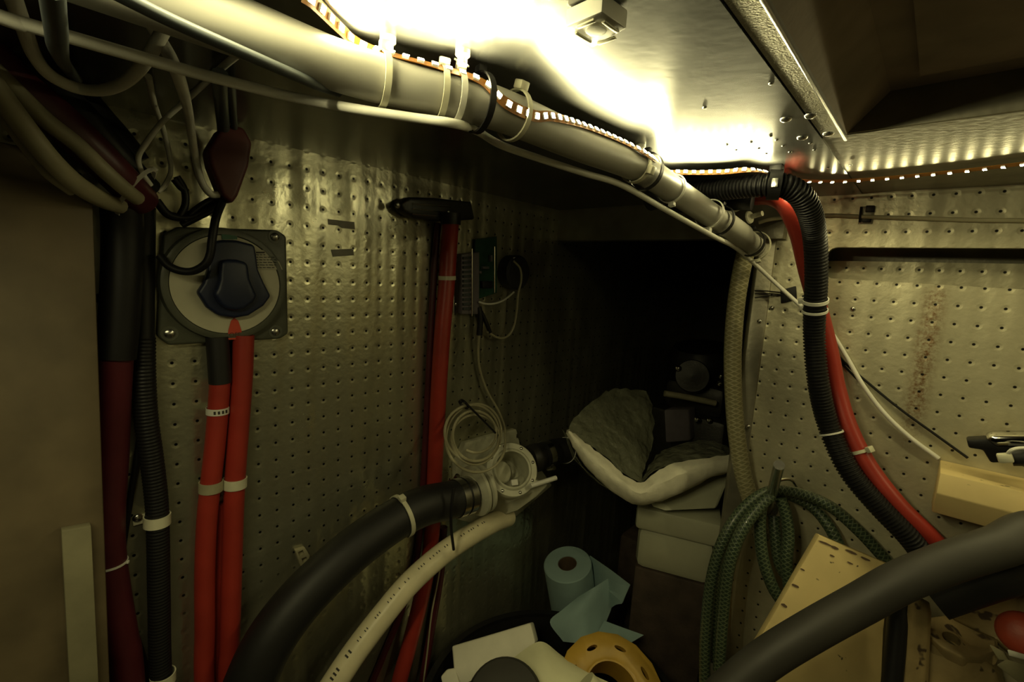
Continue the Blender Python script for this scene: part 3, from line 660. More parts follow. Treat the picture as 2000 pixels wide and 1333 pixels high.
for q, lb in (([(640, 428), (692, 434), (693, 448), (668, 446), (660, 441), (641, 439)], 'upper grey tape patch on the left wall right of the rotary switch'), ([(646, 488), (690, 486), (691, 499), (650, 502)], 'lower grey tape patch on the left wall right of the rotary switch')):
    mesh('tape_patch', g_prism([L(x, y, .0001) for x, y in q], (.0004, 0, 0)), mat('grey_tape', (.20, .19, .15), .5, .3, .3, 60, .2), label=lb, cat='tape')
# loose clip by the black hose
k = thing('cleat', 'small pale two-slot cleat on the left wall above the black hose', 'cleat', L(587, 1097))
cf = mesh('frame', g_prism([L(573, 1072, 0), L(592, 1066, 0), L(602, 1082, 0), L(598, 1098, 0), L(584, 1104, 0)], (.006, 0, 0), bevel=.001), tan_cable, k)
for dx, dy in ((0, 0), (7, 13)):
    cut(cf, [g_prism([L(579 + dx, 1076 + dy, .0015), L(589 + dx, 1072 + dy, .0015), L(591 + dx, 1080 + dy, .0015), L(582 + dx, 1084 + dy, .0015)], (.010, 0, 0))])
# centre red cable
cable('red_cable', [(880, 432, .030), (877, 480), (872, 560), (864, 650), (857, 760), (852, 860, .018), (848, 945, .0155), (846, 1010, .0155), (838, 1090, .018), (820, 1180), (797, 1270), (775, 1360)], .0125, red_c, 'red cable dropping from the dark bracket past the pump hose', off=.022)
cable('dark_red_cable', [(856, 436), (850, 500), (843, 620), (836, 760), (829, 900), (821, 1020), (810, 1110), (782, 1200), (745, 1290), (722, 1360)], .0052, dred_c, 'thin dark red cable behind the central red cable', off=.0055)
cable('dark_red_cable', [(866, 1030), (860, 1120), (842, 1230), (822, 1360)], .0070, dred_c, 'dark red cable fanning out below the white hose', off=.0085)
cable('thin_pale_wire', [(862, 1090), (856, 1130), (843, 1200), (835, 1270), (826, 1350)], .0014, tan_cable, 'thin pale wire hanging below the white hose', 'wire', off=.03)
tie(L(873.3, 543, .022), (0, -.06, 1), .0127, cream_p, 'pale marker band on the central red cable', w=.006, th=.0006, head=(-1, 0, 0), hs=.4)
bk = thing('cable_bracket', 'dark bracket bar clamping the top of the central red cable', 'bracket', L(840, 430))
mesh('bar', g_prism([L(765, 398, .004), L(785, 387, .004), L(830, 388, .004), L(905, 396, .004), L(912, 430, .004), L(850, 433, .004), L(795, 427, .004), L(772, 414, .004)], (.020, 0, 0), bevel=.004, seg=3), engine_d, bk)
mesh('strap', g_lathe([(.0130, -.008), (.0148, -.008), (.0148, .008), (.0130, .008)], L(880, 428, .030), (0, -.06, 1), 26, closed=True), engine_d, bk)
dome('bolt', L(777, 400, .024), .005, (1, 0, 0), steel, bk); dome('bolt', L(876, 414, .030), .003, (1, 0, 0), steel, bk)
for y in (398, 408, 418): mesh('groove', g_tube([L(805, y, .0245), L(880, y + 6, .0245)], .0012, 6, 2), steel, bk)

# ------------------------------------------------------------------ terminal unit on the left wall
dv = thing('terminal_unit', 'mauve terminal block with green circuit board on the dark left wall', 'terminal block', L(930, 615))
mesh('terminal_block', g_prism([L(887, 497, 0), L(922, 492, 0), L(922, 612, 0), L(888, 612, 0)], (.018, 0, 0), bevel=.0015), mauve, dv)
for i in range(12): mesh('terminal', g_prism([L(903, 502 + i * 9, .0182), L(918, 501 + i * 9, .0182), L(918, 506 + i * 9, .0182), L(903, 507 + i * 9, .0182)], (.003, 0, 0)), blue_grey, dv)
for x, y0, y1, o in ((886, 498, 615, .019), (922, 486, 618, .024), (966, 482, 572, .030)):
    mesh('rail', g_tube([L(x, y0, o), L(x, y1, o)], .0010, 8, 2), chrome, dv)
bd = mesh('circuit_board', g_prism([L(926, 468, .004), L(968, 462, .004), L(968, 572, .004), L(926, 586, .004)], (.003, 0, 0)), pcb, dv)
for (x, y, w, h) in ((945, 523, 12, 5), (934, 532, 5, 5), (956, 505, 4, 12), (948, 556, 20, 14)):
    mesh('component', g_prism([L(x - w / 2, y - h / 2, .0072), L(x + w / 2, y - h / 2, .0072), L(x + w / 2, y + h / 2, .0072), L(x - w / 2, y + h / 2, .0072)], (.006, 0, 0), bevel=.0008), mauve if w < 15 else black_p, bd)
for x, y in ((891, 503), (890, 594)): dome('screw', L(x, y, .0185), .0028, (1, 0, 0), steel, dv)
hp = thing('buzzer', 'round black buzzer beside the green circuit board', 'buzzer', L(995, 560))
mesh('can', g_lathe([(.030, 0), (.030, .022), (.026, .026), (.008, .027), (.0001, .027)], L(994, 532, 0), (1, 0, 0), 32), black_r, hp)
mesh('cap_clip', g_box(L(1006, 505, .022), (.004, .012, .005), (1, 0, 0), (0, 1, .3), bevel=.001), white_p, hp)
mesh('white_wire', g_tube([L(935, 590, .022), L(950, 594, .026), L(967, 593, .028), L(985, 586, .028), L(1004, 571, .026)], .0016, 8, 5), white_p, label='short bright wire between the circuit board and the buzzer', cat='wire')
mesh('grey_wire', g_tube([L(1003, 510, .026), L(1016, 525, .028), L(1018, 548, .028), L(1012, 575, .026), L(1009, 610, .024), L(1003, 640, .022), L(990, 658, .020), L(972, 660, .018), L(952, 648, .016)], .0019, 8, 5), tan_cable, label='grey wire looping down from the buzzer', cat='wire')
mesh('black_plug', g_tube([L(935, 600, .016), L(938, 625, .018), L(936, 655, .018)], .0050, 12, 4), black_p, label='black plug hanging below the circuit board', cat='plug')
mesh('black_plug', g_tube([L(940, 610, .012), L(950, 632, .016), L(957, 650, .017)], .0035, 12, 4), black_p, label='slanted black plug feeding the looping grey wire', cat='plug')
coil = [L(936, 652, .018), L(934, 690, .012), L(938, 725, .010), L(952, 765, .012), L(972, 800, .016), L(984, 830, .02)]
for i in range(0, 62):
    a = -.15 + i * 2 * math.pi / 14; k = i / 14
    rx = 60 - 5 * k + 3 * math.sin(k * 5); ryy = 66 - 6 * k
    yy_ = 852 + 8 * math.sin(k * 2.3 + 1.5) + ryy * math.sin(a); oo_ = .040 + .066 * min(1, max(0, (yy_ - 845) / 50))
    coil.append(L(927 + 3 * math.sin(k * 3.1) + rx * math.cos(a), 852 + 8 * math.sin(k * 2.3 + 1.5) + ryy * math.sin(a), oo_ + .0035 * k))
mesh('wire_coil', g_tube(coil, .0022, 8, 4), tan_cable, label='coiled thin cream cable hung above the pump', cat='cable')
t_ = thing('cable_tie', 'black cable tie with a long tail through the cream coil', 'cable tie', L(905, 790, .03))
mesh('strap', g_lathe([(.009, -.002), (.010, -.002), (.010, .002), (.009, .002)], L(906, 790, .04), (0, .7, .5), 20, closed=True), black_p, t_)
mesh('tail', g_tube([L(908, 786, .052), L(940, 818, .060), L(974, 853, .060)], .0016, 8, 4), black_p, t_)

# ------------------------------------------------------------------ pump
pu = thing('bilge_pump', 'ivory bilge pump with open round port on the left wall', 'pump', L(985, 1010))
mp = mesh('mounting_plate', g_prism([L(882, 905, 0), L(900, 862, 0), L(960, 846, 0), L(1000, 836, 0), L(1008, 868, 0), L(1040, 900, 0), L(1070, 945, 0), L(1000, 1005, 0), L(920, 1020, 0), L(884, 1010, 0)], (.012, 0, 0), bevel=.002), pump_m, pu)
cut(mp, [g_prism([L(1001, 846, .002), L(1007, 845, .002), L(1007, 854, .002), L(1001, 855, .002)], (.014, 0, 0))])
pa = Vector((.70, -.36, .55)).normalized(); pc = D(1000, 917, .79)
body = mesh('body', g_lathe([(.020, -.095), (.040, -.075), (.046, -.045), (.046, -.012), (.040, -.008), (.0302, -.008), (.0302, -.05)], pc, pa, 40, closed=True), pump_m, pu)
fl = mesh('flange_ring', g_lathe([(.030, -.010), (.030, .003), (.033, .004), (.036, .001), (.045, .001), (.047, -.002), (.047, -.010)], pc, pa, 44, closed=True), pump_m, pu)
uu, vv, ww = basis(pa)
for i in range(8):
    a = i * math.pi / 4 + .2; dome('screw', pc + (uu * math.cos(a) + vv * math.sin(a)) * .0405 + ww * .001, .0030, pa, steel, fl)
mesh('port_bowl', g_lathe([(.0300, -.004), (.0297, -.03), (.026, -.045), (.0001, -.047), (.0001, -.049), (.0301, -.049)], pc, pa, 36, closed=True), pump_m, body)
mesh('valve_flap', g_lathe([(.019, -.003), (.019, 0), (.017, .002), (.0001, .002)], pc - Vector((.732, .679, .056)) * .009 - ww * .024, pa + Vector((.732, .679, .056)) * .5, 28), pump_m, body)
mesh('flap_tab', g_box(pc - vv * .022 + uu * .002 - ww * .004, (.012, .010, .006), uu, vv, bevel=.001), white_p, body)
mesh('handle_socket', g_prism([D(950, 975, .815), D(972, 945, .80), D(1005, 958, .785), D(1045, 938, .79), D(1074, 948, .80), D(1050, 972, .805), D(1012, 1000, .81), D(975, 1012, .815), D(952, 1002, .82)], (-.04, .012, -.006), bevel=.005, seg=3), pump_m, pu)
lev = mesh('lever', g_tube([D(1036, 950, .775), D(1086, 934, .80)], .0042, 10, 2), white_p, pu)
h0, h1 = L(944, 952, .062), L(880, 978, .055); hd = (h1 - h0).normalized()
mesh('port_flange', g_lathe([(.036, 0), (.040, .002), (.040, .007), (.037, .009)], h0, hd, 40), pump_m, pu)
pf = mesh('port_flange', g_lathe([(.037, .0), (.041, .001), (.041, .006), (.036, .009), (.029, .012), (.027, .03)], h0 + hd * .013, hd, 40), pump_m, pu)
u2, v2, w2 = basis(hd)
for i in range(6):
    a = i * math.pi / 3; dome('screw', h0 + hd * .021 + (u2 * math.cos(a) + v2 * math.sin(a)) * .034, .0025, hd, chrome, pf)
mesh('outlet_barb', g_lathe([(.024, 0), (.026, .01), (.026, .02), (.022, .03)], D(1033, 898, .845), D(1080, 885, .88) - D(1033, 898, .845), 30), engine_d, pu)
# hoses of the pump
bh = [L(918, 966, .062), L(880, 977, .060), L(830, 988, .057), L(775, 1014, .054), L(705, 1062, .054), L(640, 1118, .055), L(580, 1180, .056), L(530, 1248, .057), L(495, 1320, .057), L(470, 1400, .057), L(450, 1560, .057), Vector((XL + .060, L(450, 1560, .057).y - .01, .03))]
mesh('black_hose', g_tube(bh, .0285, 28, 8), black_r, label='thick black hose curving down from the left port of the pump', cat='hose')
BH = smooth_path(bh, 12)
def hclamp(P, x, r, label, ang):
    c, t = at_px(P, x); k = thing('hose_clamp', label, 'hose clamp', c - Vector((0, 0, r)))
    band = mesh('band', g_lathe([(r, -.006), (r + .001, -.006), (r + .001, .006), (r, .006)], c, t, 36, closed=True), steel, k)
    u, v, w = basis(t); d = u * math.cos(ang) + v * math.sin(ang); s = w.cross(d)
    mesh('screw_housing', g_tube([c + d * (r + .004) - s * .009, c + d * (r + .004) + s * .009], .0042, 10, 2), chrome, k)
    mesh('screw', g_tube([c + d * (r + .004) + s * .009, c + d * (r + .004) + s * .014], .0030, 8, 2), chrome, k)
hclamp(BH, 893, .0290, 'bright worm clamp on the black hose at the pump port', 3.5)
hclamp(BH, 908, .0290, 'second worm clamp against the pump port flange', 2.6)
c, t = at_px(BH, 786); tie(c, t, .0292, cream_p, 'pale cable tie around the thick black hose', w=.006, head=(.2, -.6, .8), th=.0016, hs=1.5)
mesh('black_tie_strap', g_tube([L(886, 955, .095), L(882, 990, .098), L(881, 1030, .096), L(886, 1074, .085)], .0022, 8, 5), black_p, label='long black strap hanging from the black hose to the white hose', cat='strap')
wh = [L(992, 1010, .048), L(960, 1023, .055), L(915, 1048, .058), L(862, 1084, .058), L(800, 1140, .058), L(745, 1206, .058), L(695, 1272, .058), L(650, 1340, .058), L(615, 1400, .058), L(578, 1500, .058), Vector((XL + .06, L(575, 1500, .058).y, .018))]
wo = thing('white_hose', 'cream white hose with printed marks curving below the black hose', 'hose', wh[-1])
mesh('tube', g_tube(wh, .0168, 24, 10, ), hose_w, wo)
WH = smooth_path(wh, 40); nxt = 0
fm = random.Random(3)
for i in range(60, len(WH) - 2, 1):
    x, y = proj(WH[i])
    if i < nxt or y > 1333: continue
    t = (WH[i + 1] - WH[i - 1]).normalized(); tc = (CAM - WH[i]).normalized(); s = t.cross(tc).normalized(); o = (tc + s * .35); o = (o - t * o.dot(t)).normalized()
    big = y > 1260
    mesh('print_mark', g_box(WH[i] + o * .0169, (.0012 if not big else .0022, .0030 if not big else .0055, .0006), t, o.cross(t)), ink, wo)
    nxt = i + fm.choice((3, 3, 4, 4, 7, 12)) + (2 if big else 0)
mesh('outlet_hose', g_tube([D(1050, 893, .86), D(1085, 882, .885), D(1115, 882, .92), D(1160, 900, .98), D(1200, 930, 1.04)], .024, 22, 6), black_r, label='black outlet hose leaving the pump towards the plastic bag', cat='hose')
OH = smooth_path([D(1050, 893, .86), D(1085, 882, .885), D(1115, 882, .92), D(1160, 900, .98)], 12)
hclamp(OH, 1068, .0244, 'worm clamp on the outlet hose right of the pump ring', 4.2)
c, t = at_px(OH, 1104); tie(c, t, .0246, white_p, 'thin white tie at the end of the outlet hose by the bag', w=.002, th=.0008, hs=.5)

# ------------------------------------------------------------------ opening beside the post: braided hose, engine, can and bag
mesh('braided_hose', g_tube([D(1462, 470, .66), D(1448, 530, .67), D(1437, 600, .678), D(1431, 690, .685), D(1433, 780, .69), D(1440, 860, .692), D(1452, 930, .695), D(1470, 990, .697), D(1490, 1050, .692)], .0122, 22, 8), braid_c,
     label='clear braided hose hanging in front of the post', cat='hose')
en = thing('dark_engine', 'dark oily engine standing in the opening behind the plastic bag', 'engine', D(1350, 900, 1.05))
eb = D(1350, 790, 1.06)
mesh('block', g_minmax(Vector((eb.x - .09, eb.y - .02, .22)), Vector((eb.x + .085, eb.y + .22, eb.z - .02)), bevel=.012), engine_d, en)
mesh('valve_cover', g_minmax(Vector((eb.x - .07, eb.y, eb.z - .025)), Vector((eb.x + .07, eb.y + .20, eb.z + .05)), bevel=.02), engine_d, en)
mesh('air_filter', g_lathe([(.066, 0), (.072, .012), (.072, .04), (.060, .06), (.0001, .066)], D(1368, 725, 1.08), (0, -.2, 1), 36), black_p, en)
mesh('fuel_rail', g_tube([D(1298, 769, 1.0), D(1340, 776, 1.0), D(1397, 788, 1.0)], .0066, 12, 3), tan_cable, en)
for x, y in ((1408, 735), (1406, 750), (1362, 820), (1386, 822), (1325, 720), (1350, 728)):
    dome('bolt', D(x, y, 1.01), .007, (CAM - D(x, y, 1.0)), chrome, en)
mesh('bracket', g_prism([D(1297, 800, 1.02), D(1345, 800, 1.02), D(1348, 862, 1.02), D(1300, 866, 1.02)], (.0, .04, 0), bevel=.004), mauve, en)
mesh('belt_pulley', g_lathe([(.034, 0), (.036, .004), (.030, .010), (.036, .016), (.034, .02), (.012, .021), (.0001, .024)], D(1352, 735, 1.02), (CAM - D(1352, 735, 1.0)), 30), engine_d, en)
bed = mesh('engine_bed', g_minmax((-.47, .925, FZ), (-.20, 1.30, .218), bevel=.01), rust_m, label='dark rusty engine bed on the floor behind the paper roll', cat='engine bed')
# cloudy can under the bag
ca = D(1330, 1040, .85)
can = thing('jerry_can', 'cloudy plastic can with a ribbed lid below the plastic bag', 'can', Vector((ca.x, ca.y, FZ)))
fx = Vector((.93, .36, 0)).normalized(); fy = Vector((-fx.y, fx.x, 0))
cz1 = D(1325, 998, .82).z; cz2 = D(1330, 1046, .82).z; cz3 = D(1330, 1130, .82).z
cc_ = D(1325, 1000, .86)
mesh('lid', g_box(Vector((cc_.x, cc_.y, (cz1 + cz2) / 2)), (.142, .12, cz1 - cz2), fx, fy, bevel=.007), can_m, can)
mesh('body', g_box(Vector((cc_.x, cc_.y, (cz2 + cz3) / 2 - .0)), (.130, .11, cz2 - cz3 + .004), fx, fy, bevel=.014), can_m, can)
mesh('shoulder', g_prism([D(1268, 990, .80), D(1300, 1000, .79), D(1400, 996, .80), D(1428, 930, .82), D(1350, 925, .84), D(1275, 950, .84)], (-.02, .06, -.004), bevel=.006), can_m, can)
mesh('can_block', g_box(Vector((cc_.x, cc_.y, cz3 / 2)), (.128, .108, cz3 - .002), fx, fy, bevel=.004), rust_m, label='dark timber block under the cloudy plastic can', cat='block')
# plastic bag with padding
bag = thing('plastic_bag', 'open clear plastic bag lined with white padding', 'bag', D(1265, 985, .80))
o_ = [(1106, 848, .80), (1134, 897, .785), (1165, 932, .775), (1202, 964, .77), (1246, 986, .765), (1292, 978, .765), (1342, 957, .77), (1392, 932, .775), (1428, 922, .785)]
m_r = [(1112, 843, .79), (1142, 882, .772), (1178, 915, .76), (1212, 943, .752), (1250, 964, .748), (1285, 948, .75), (1335, 925, .755), (1388, 908, .765), (1430, 900, .78)]
i_ = [(1122, 846, .80), (1152, 872, .785), (1188, 900, .775), (1219, 928, .77), (1252, 944, .768), (1278, 924, .77), (1318, 905, .775), (1372, 896, .78), (1424, 888, .79)]
mesh('padding', g_sheet([[D(*p) for p in i_], [D(*p) for p in m_r], [D(*p) for p in o_], [D(p[0], p[1] - 6, p[2] + .05) for p in o_]], .006, 4, .0012), pad_m, bag)
fb = [[(1108, 842, .80), (1140, 862, .79), (1180, 892, .785), (1218, 925, .78), (1252, 945, .775)],
      [(1128, 812, .83), (1160, 815, .84), (1205, 830, .85), (1240, 858, .84), (1262, 905, .82)],
      [(1158, 785, .87), (1185, 780, .88), (1222, 788, .89), (1255, 815, .88), (1272, 868, .86)],
      [(1185, 765, .90), (1205, 760, .91), (1238, 762, .92), (1266, 772, .92), (1276, 820, .90)]]
mesh('film', g_sheet([[D(*p) for p in r] for r in fb], .0008, 4, .0022), film, bag)
fb = [[(1252, 945, .775), (1278, 922, .775), (1318, 905, .78), (1372, 896, .785), (1428, 890, .79)],
      [(1268, 912, .81), (1292, 892, .82), (1330, 880, .83), (1380, 875, .83), (1426, 880, .83)],
      [(1282, 892, .85), (1305, 876, .87), (1345, 866, .88), (1385, 862, .88), (1415, 870, .87)]]
mesh('film', g_sheet([[D(*p) for p in r] for r in fb], .0008, 4, .0022), film, bag)
fb = [[(1104, 846, .80), (1128, 900, .79), (1165, 938, .78), (1210, 970, .775), (1250, 988, .77)],
      [(1100, 842, .82), (1120, 895, .82), (1160, 936, .81), (1206, 968, .80), (1250, 986, .80)]]
mesh('film', g_sheet([[D(*p) for p in r] for r in fb], .0008, 4, .001), film, bag)

# ------------------------------------------------------------------ peg and green hose on the right wall
pg = thing('steel_peg', 'round steel peg sticking out of the right wall through the green hose', 'peg', R(1500, 988))
mesh('rod', g_tube([R(1498, 1000, 0), D(1522, 909, .55)], .0062, 18, 3), steel, pg)
mesh('washer', g_lathe([(.0065, 0), (.0065, .002), (.014, .002), (.014, 0)], R(1500, 992, .002), -NR, 24, closed=True), steel, pg)
gh = thing('green_hose', 'green braided hose coiled over the steel peg', 'hose', D(1500, 1200, .64))
loops = [
    [(1376, 1345, .66), (1378, 1240, .658), (1390, 1130, .652), (1415, 1050, .648), (1455, 992, .650), (1505, 960, .655), (1565, 966, .645), (1625, 992, .628), (1680, 1040, .612), (1722, 1085, .604), (1745, 1112, .602)],
    [(1404, 1310, .645), (1412, 1200, .64), (1424, 1105, .63), (1450, 1035, .628), (1488, 985, .630), (1506, 968, .632)],
    [(1392, 1290, .675), (1396, 1160, .675), (1410, 1080, .674), (1440, 1020, .666), (1490, 974, .666), (1530, 965, .662), (1585, 990, .648), (1620, 1030, .632), (1642, 1075, .622)],
    [(1487, 982, .648), (1484, 1030, .645), (1490, 1090, .64), (1508, 1145, .635), (1530, 1180, .63)],
    [(1524, 974, .645), (1535, 1005, .642), (1540, 1050, .64), (1536, 1100, .638), (1542, 1150, .636)],
    [(1512, 1008, .668), (1514, 1040, .662), (1522, 1100, .655), (1545, 1140, .652)]]
for lp in loops: mesh('loop', g_tube([D(*p) for p in lp], .0078, 16, 7), braid_g, gh)
mesh('steel_ring', g_tube([D(1508, 948, .63), D(1525, 938, .635), D(1545, 938, .64), D(1556, 950, .645)], .0022, 8, 5), chrome, gh)

# ------------------------------------------------------------------ tan boards, block and engine at the lower right
bq = [D(1600, 1046, .60), D(1742, 1106, .575), D(1726, 1230, .565), D(1715, 1500, .55), D(1330, 1500, .60), D(1420, 1348, .60), D(1482, 1250, .60)]
bn = (bq[1] - bq[0]).cross(bq[6] - bq[0]).normalized()
if bn.dot(bq[0] - CAM) < 0: bn = -bn
mesh('tan_board', g_prism(bq, bn * .014, bevel=.0015), foam_t, label='chipped tan board leaning below the coiled green hose', cat='board')
bo = bpy.data.objects['tan_board']
def Bp(px, py): r_ = ray(px, py); return CAM + r_ * ((bq[0] - CAM).dot(bn) / r_.dot(bn)) - bn * .0006
for x, y, w, h in ((1612, 1062, 28, 5), (1630, 1070, 16, 5), (1662, 1079, 24, 5), (1690, 1092, 20, 5), (1625, 1086, 10, 4), (1567, 1113, 9, 4), (1553, 1145, 15, 6), (1531, 1183, 13, 6), (1660, 1100, 12, 3), (1604, 1310, 5, 24)):
    a_ = .42 if w > h else 0
    mesh('chip', g_prism([Bp(x + (w * math.cos(k) * .5), y + h * .5 * math.sin(k) * random.uniform(.6, 1.3) + a_ * w * math.cos(k) * .5) for k in (0, .8, 1.6, 2.4, 3.2, 4.0, 4.8, 5.6)], -bn * .0003), core_m, bo)
ztop = R(1832, 897).z
q = [(0, R(1832, 897).y)]
yb = R(1832, 897).y - .001
prof = [Vector((0, yb, ztop)), Vector((0, .712, ztop)), Vector((0, .708, ztop - .024)), Vector((0, .722, ztop - .052)), Vector((0, yb, ztop - .058))]
xb0 = R(1836, 897).x
mesh('tan_block', g_prism([p + Vector((xb0, 0, 0)) for p in prof], (.32, .014, 0), bevel=.0015), foam_t, label='tan foam block fixed high on the right wall under the chrome latch', cat='block')
la = thing('latch', 'chrome latch with black bracket on the tan foam block', 'latch', Yp(1950, 905, .735))
mesh('bracket', g_prism([Yp(1888, 860, .72), Yp(1925, 858, .72), Yp(2040, 872, .72), Yp(2040, 903, .72), Yp(1935, 905, .72), Yp(1920, 880, .72), Yp(1892, 876, .72)], (0, .02, 0), bevel=.002), black_p, la)
mesh('bar', g_prism([Yp(1925, 858, .715), Yp(1940, 851, .715), Yp(2060, 852, .715), Yp(2060, 874, .715), Yp(1945, 873, .715)], (0, .028, 0), bevel=.003), chrome, la)
mesh('roller', g_tube([Yp(1975, 893, .712), Yp(2060, 893, .712)], .0095, 16, 2), black_r, la)
mesh('tie_head', g_box(Yp(1963, 895, .700), (.012, .008, .010), (1, 0, .4), bevel=.002), cream_p, la)
mesh('tie_strap', g_tube([Yp(1966, 890, .700), Yp(1975, 880, .697), Yp(1990, 876, .700), Yp(2010, 876, .706)], .0018, 8, 4), white_p, la)
fh = [Vector((-.13, .36, .02)), D(1330, 1500, .50), D(1385, 1392, .50), D(1440, 1333, .50), D(1505, 1282, .495), D(1590, 1230, .49), D(1680, 1180, .485), D(1760, 1136, .475), D(1850, 1100, .465), D(1950, 1068, .455), D(2060, 1036, .445), Vector((.22, .68, .60)), Vector((.59, .68, .63))]
mesh('foreground_hose', g_tube(fh, .0190, 30, 8), grey_r, label='big black hose crossing in front of the tan boards', cat='hose')
mesh('black_hose', g_tube([D(1820, 1168, .512), D(1880, 1146, .500), D(1950, 1122, .484), D(2060, 1096, .464), Vector((.28, .65, .515)), Vector((.59, .63, .51))], .0225, 26, 6), black_r, label='second black hose lying under the big black hose', cat='hose')
mesh('black_post', g_tube([D(1757, 1135, .53), D(1752, 1230, .52), D(1738, 1380, .51), D(1725, 1560, .50)], .0096, 16, 4), black_p, label='black upright tube between the tan board and the tan engine', cat='tube')
te = thing('tan_engine', 'tan painted engine with bracket and red cap at the lower right', 'engine', D(1900, 1360, .52))
mesh('support_plate', g_prism([D(1772, 1180, .515), D(1785, 1165, .515), D(1808, 1176, .515), D(1812, 1200, .512), D(1795, 1560, .50), D(1740, 1560, .50)], (.004, .012, -.004), bevel=.002), engine_t, te)
mesh('mounting_bracket', g_prism([D(1806, 1235, .53), D(1812, 1205, .545), D(1850, 1200, .550), D(1900, 1222, .535), D(1952, 1250, .515), D(1942, 1275, .52), D(1915, 1288, .51), D(1880, 1285, .507), D(1840, 1265, .515)], (.004, .004, -.016), bevel=.004, seg=3), engine_t, te)
br = [o for o in col.objects if o.name.startswith('mounting_bracket')][-1]
cut(br, [g_lathe([(.0080, -.014), (.0080, .02)], D(1858, 1251, .5245), Vector((-.1, -.45, .88)), 20)])
mesh('casting', g_prism([D(1806, 1240, .53), D(1845, 1268, .52), D(1890, 1288, .512), D(1925, 1290, .512), D(1945, 1310, .51), D(1990, 1500, .50), D(1785, 1500, .51)], (.01, .05, -.02), bevel=.006, seg=3), engine_t, te)
mesh('cover_plate', g_prism([D(1855, 1210, .545), D(1905, 1180, .528), D(2060, 1085, .480), D(2060, 1310, .475), D(1975, 1275, .50), D(1945, 1248, .515)], (.0, .02, -.014), bevel=.003), engine_t, te)
mesh('red_cap', g_lathe([(.022, -.02), (.022, .004), (.019, .010), (.012, .014), (.0001, .015)], D(2000, 1240, .49), CAM - D(2000, 1240, .50), 30), red_knob, te)
for p in (((1930, 1258), (1955, 1272), (1968, 1292), (1950, 1290)), ((1966, 1268), (2040, 1290), (2040, 1300), (1970, 1282)), ((1945, 1300), (1965, 1288), (2040, 1310), (2040, 1345), (1990, 1335))):
    mesh('gasket', g_prism([D(x, y, .475) for x, y in p], (.004, .008, -.004), bevel=.001), white_p if p[0][0] == 1966 else batten_m, te)
# dark block behind the tan engine so that nothing hangs
mesh('engine_bearer', g_minmax((.05, .44, FZ), (.34, .72, .26), bevel=.01), rust_m, label='dark timber bearer under the tan board and tan engine', cat='bearer')

# ------------------------------------------------------------------ paper roll, tub and its contents
rb, rt = D(1128, 1228, 1.0), D(1108, 1101, .945)
ra = (rt - rb).normalized(); rl = (rt - rb).length
pr_ = thing('paper_roll', 'blue paper towel roll standing beside the tub with loose sheets', 'paper roll', rb)
mesh('roll', g_lathe([(.0195, rl - .03), (.0195, rl), (.047, rl), (.049, rl - .002), (.049, .0), (.0195, 0)], rb, ra, 44, closed=True), paper_b, pr_)
mesh('core', g_lathe([(.0190, 0), (.0190, rl - .001), (.0178, rl - .001), (.0178, .002)], rb, ra, 30, closed=True), core_m, pr_)
mesh('loose_sheet', g_sheet([[D(1152, 1086, .955), D(1190, 1112, .91), D(1230, 1142, .865)], [D(1156, 1150, .975), D(1178, 1148, .92), D(1216, 1178, .868)]], .0006, 4), paper_b, pr_)
mesh('loose_sheet', g_sheet([[D(1130, 1166, .90), D(1160, 1148, .895), D(1188, 1131, .90)], [D(1098, 1192, .89), D(1140, 1190, .875), D(1196, 1178, .905)], [D(1074, 1216, .885), D(1130, 1222, .865), D(1184, 1216, .89)], [D(1100, 1254, .865), D(1135, 1258, .85), D(1170, 1262, .87)]], .0006, 5), paper_b, pr_)
mesh('loose_sheet', g_sheet([[D(1188, 1131, .90), D(1210, 1142, .88), D(1231, 1143, .865)], [D(1194, 1188, .905), D(1203, 1182, .885), D(1214, 1180, .868)]], .0006, 4), paper_b, pr_)
mesh('loose_sheet', g_sheet([[D(1180, 1213, .885), D(1215, 1226, .85), D(1257, 1241, .815)], [D(1165, 1240, .87), D(1195, 1250, .845), D(1232, 1256, .815)], [D(1150, 1264, .85), D(1180, 1270, .835), D(1206, 1272, .82)]], .0006, 4), paper_b, pr_)
tc = Vector((-.352, .530, FZ)); TRd = .205
tub = thing('black_tub', 'round black tub on the floor holding foam and the amber spool', 'tub', tc)
tz = H - .665
mesh('wall', g_lathe([(.0001, .006), (TRd - .035, .006), (TRd - .006, tz), (TRd, tz), (TRd - .028, 0), (.0001, 0)], tc, (0, 0, 1), 56), black_p, tub)
mesh('rim', g_lathe([(TRd - .007, tz - .003), (TRd + .004, tz - .003), (TRd + .004, tz + .004), (TRd - .007, tz + .004)], tc, (0, 0, 1), 56, closed=True), black_p, tub)
mesh('rags', g_lathe([(TRd - .040, .008), (TRd - .030, .05), (TRd - .06, .075), (.0001, .085)], tc, (0, 0, 1), 30), black_r, label='dark rags filling the bottom of the black tub', cat='rags')
fo_ = [D(882, 1263, .79), D(960, 1240, .79), D(1036, 1217, .80), D(1046, 1256, .775), D(1000, 1300, .76), D(900, 1340, .75), D(886, 1310, .77)]
mesh('foam_block', g_prism(fo_, (-.02, .035, -.03), bevel=.003), foam_w, label='white foam block standing in the tub behind the grey rubber disc', cat='foam')
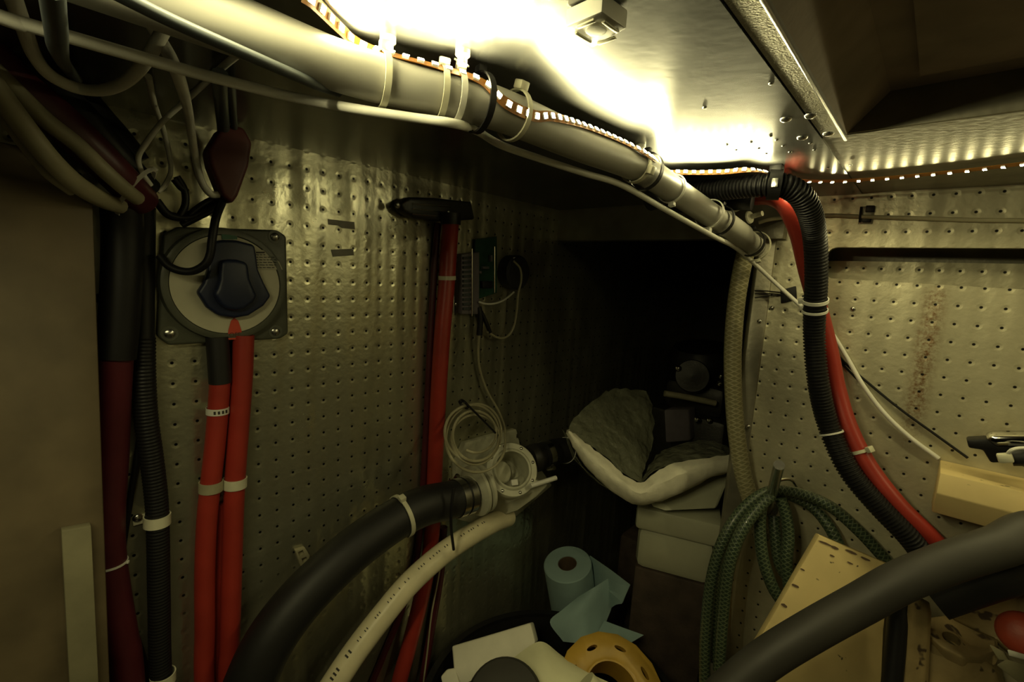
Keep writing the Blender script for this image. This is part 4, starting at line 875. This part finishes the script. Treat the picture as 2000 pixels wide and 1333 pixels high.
mesh('foam_sheet', g_sheet([[D(985, 1300, .75), D(1035, 1262, .755), D(1062, 1255, .76), D(1095, 1280, .755)], [D(985, 1335, .72), D(1050, 1305, .71), D(1090, 1300, .715), D(1140, 1310, .72)], [D(990, 1380, .69), D(1060, 1365, .675), D(1120, 1350, .68), D(1215, 1345, .69)]], .010, 5), cloth_y, label='folded pale yellow foam sheet lying over the amber spool', cat='foam')
mesh('foam_roll', g_tube([D(1135, 1345, .665), D(1170, 1385, .655)], .026, 26, 3), cloth_y, label='rolled pale foam at the front of the tub', cat='foam')
mesh('foam_offcut', g_prism([D(860, 1322, .76), D(872, 1308, .77), D(890, 1305, .77), D(900, 1345, .75), D(865, 1345, .75)], (-.01, .02, -.02), bevel=.003), foam_w, label='small foam offcut at the left of the white foam block', cat='foam')
ld = thing('rubber_disc', 'dark grey notched rubber disc in front of the white foam block', 'disc', D(980, 1360, .70))
lc = D(985, 1372, .655)
mesh('dome', g_lathe([(.056, -.010), (.056, 0), (.051, .008), (.034, .012), (.0001, .013)], lc, Vector((.25, -.45, .85)), 40), grey_r, ld)
am = thing('amber_spool', 'amber plastic spool with oval slots lying in the tub', 'spool', D(1190, 1360, .71))
an = Vector((.38, -.30, .87)).normalized(); ac = D(1195, 1352, .715)
sf = mesh('flange', g_lathe([(.043, -.004), (.043, .004), (.047, .006), (.078, .006), (.084, .002), (.084, -.004)], ac, an, 16, closed=True), amber, am)
u3, v3, w3 = basis(an)
mesh('drum', g_lathe([(.043, -.05), (.043, .004), (.040, .004), (.040, -.05)], ac, an, 40, closed=True), amber, am)
mesh('side_wall', g_lathe([(.084, -.004), (.078, -.05), (.074, -.05), (.080, -.004)], ac, an, 16, closed=True), amber, am)
for i in range(8):
    a = i * math.pi / 4 + .3; p = ac + (u3 * math.cos(a) + v3 * math.sin(a)) * .062 + w3 * .0062; t = -u3 * math.sin(a) + v3 * math.cos(a); rd = w3.cross(t)
    cut(sf, [g_prism([p - w3 * .02 + t * .010 * math.cos(k * math.pi / 6) + rd * .0035 * math.sin(k * math.pi / 6) for k in range(12)], w3 * .03)])
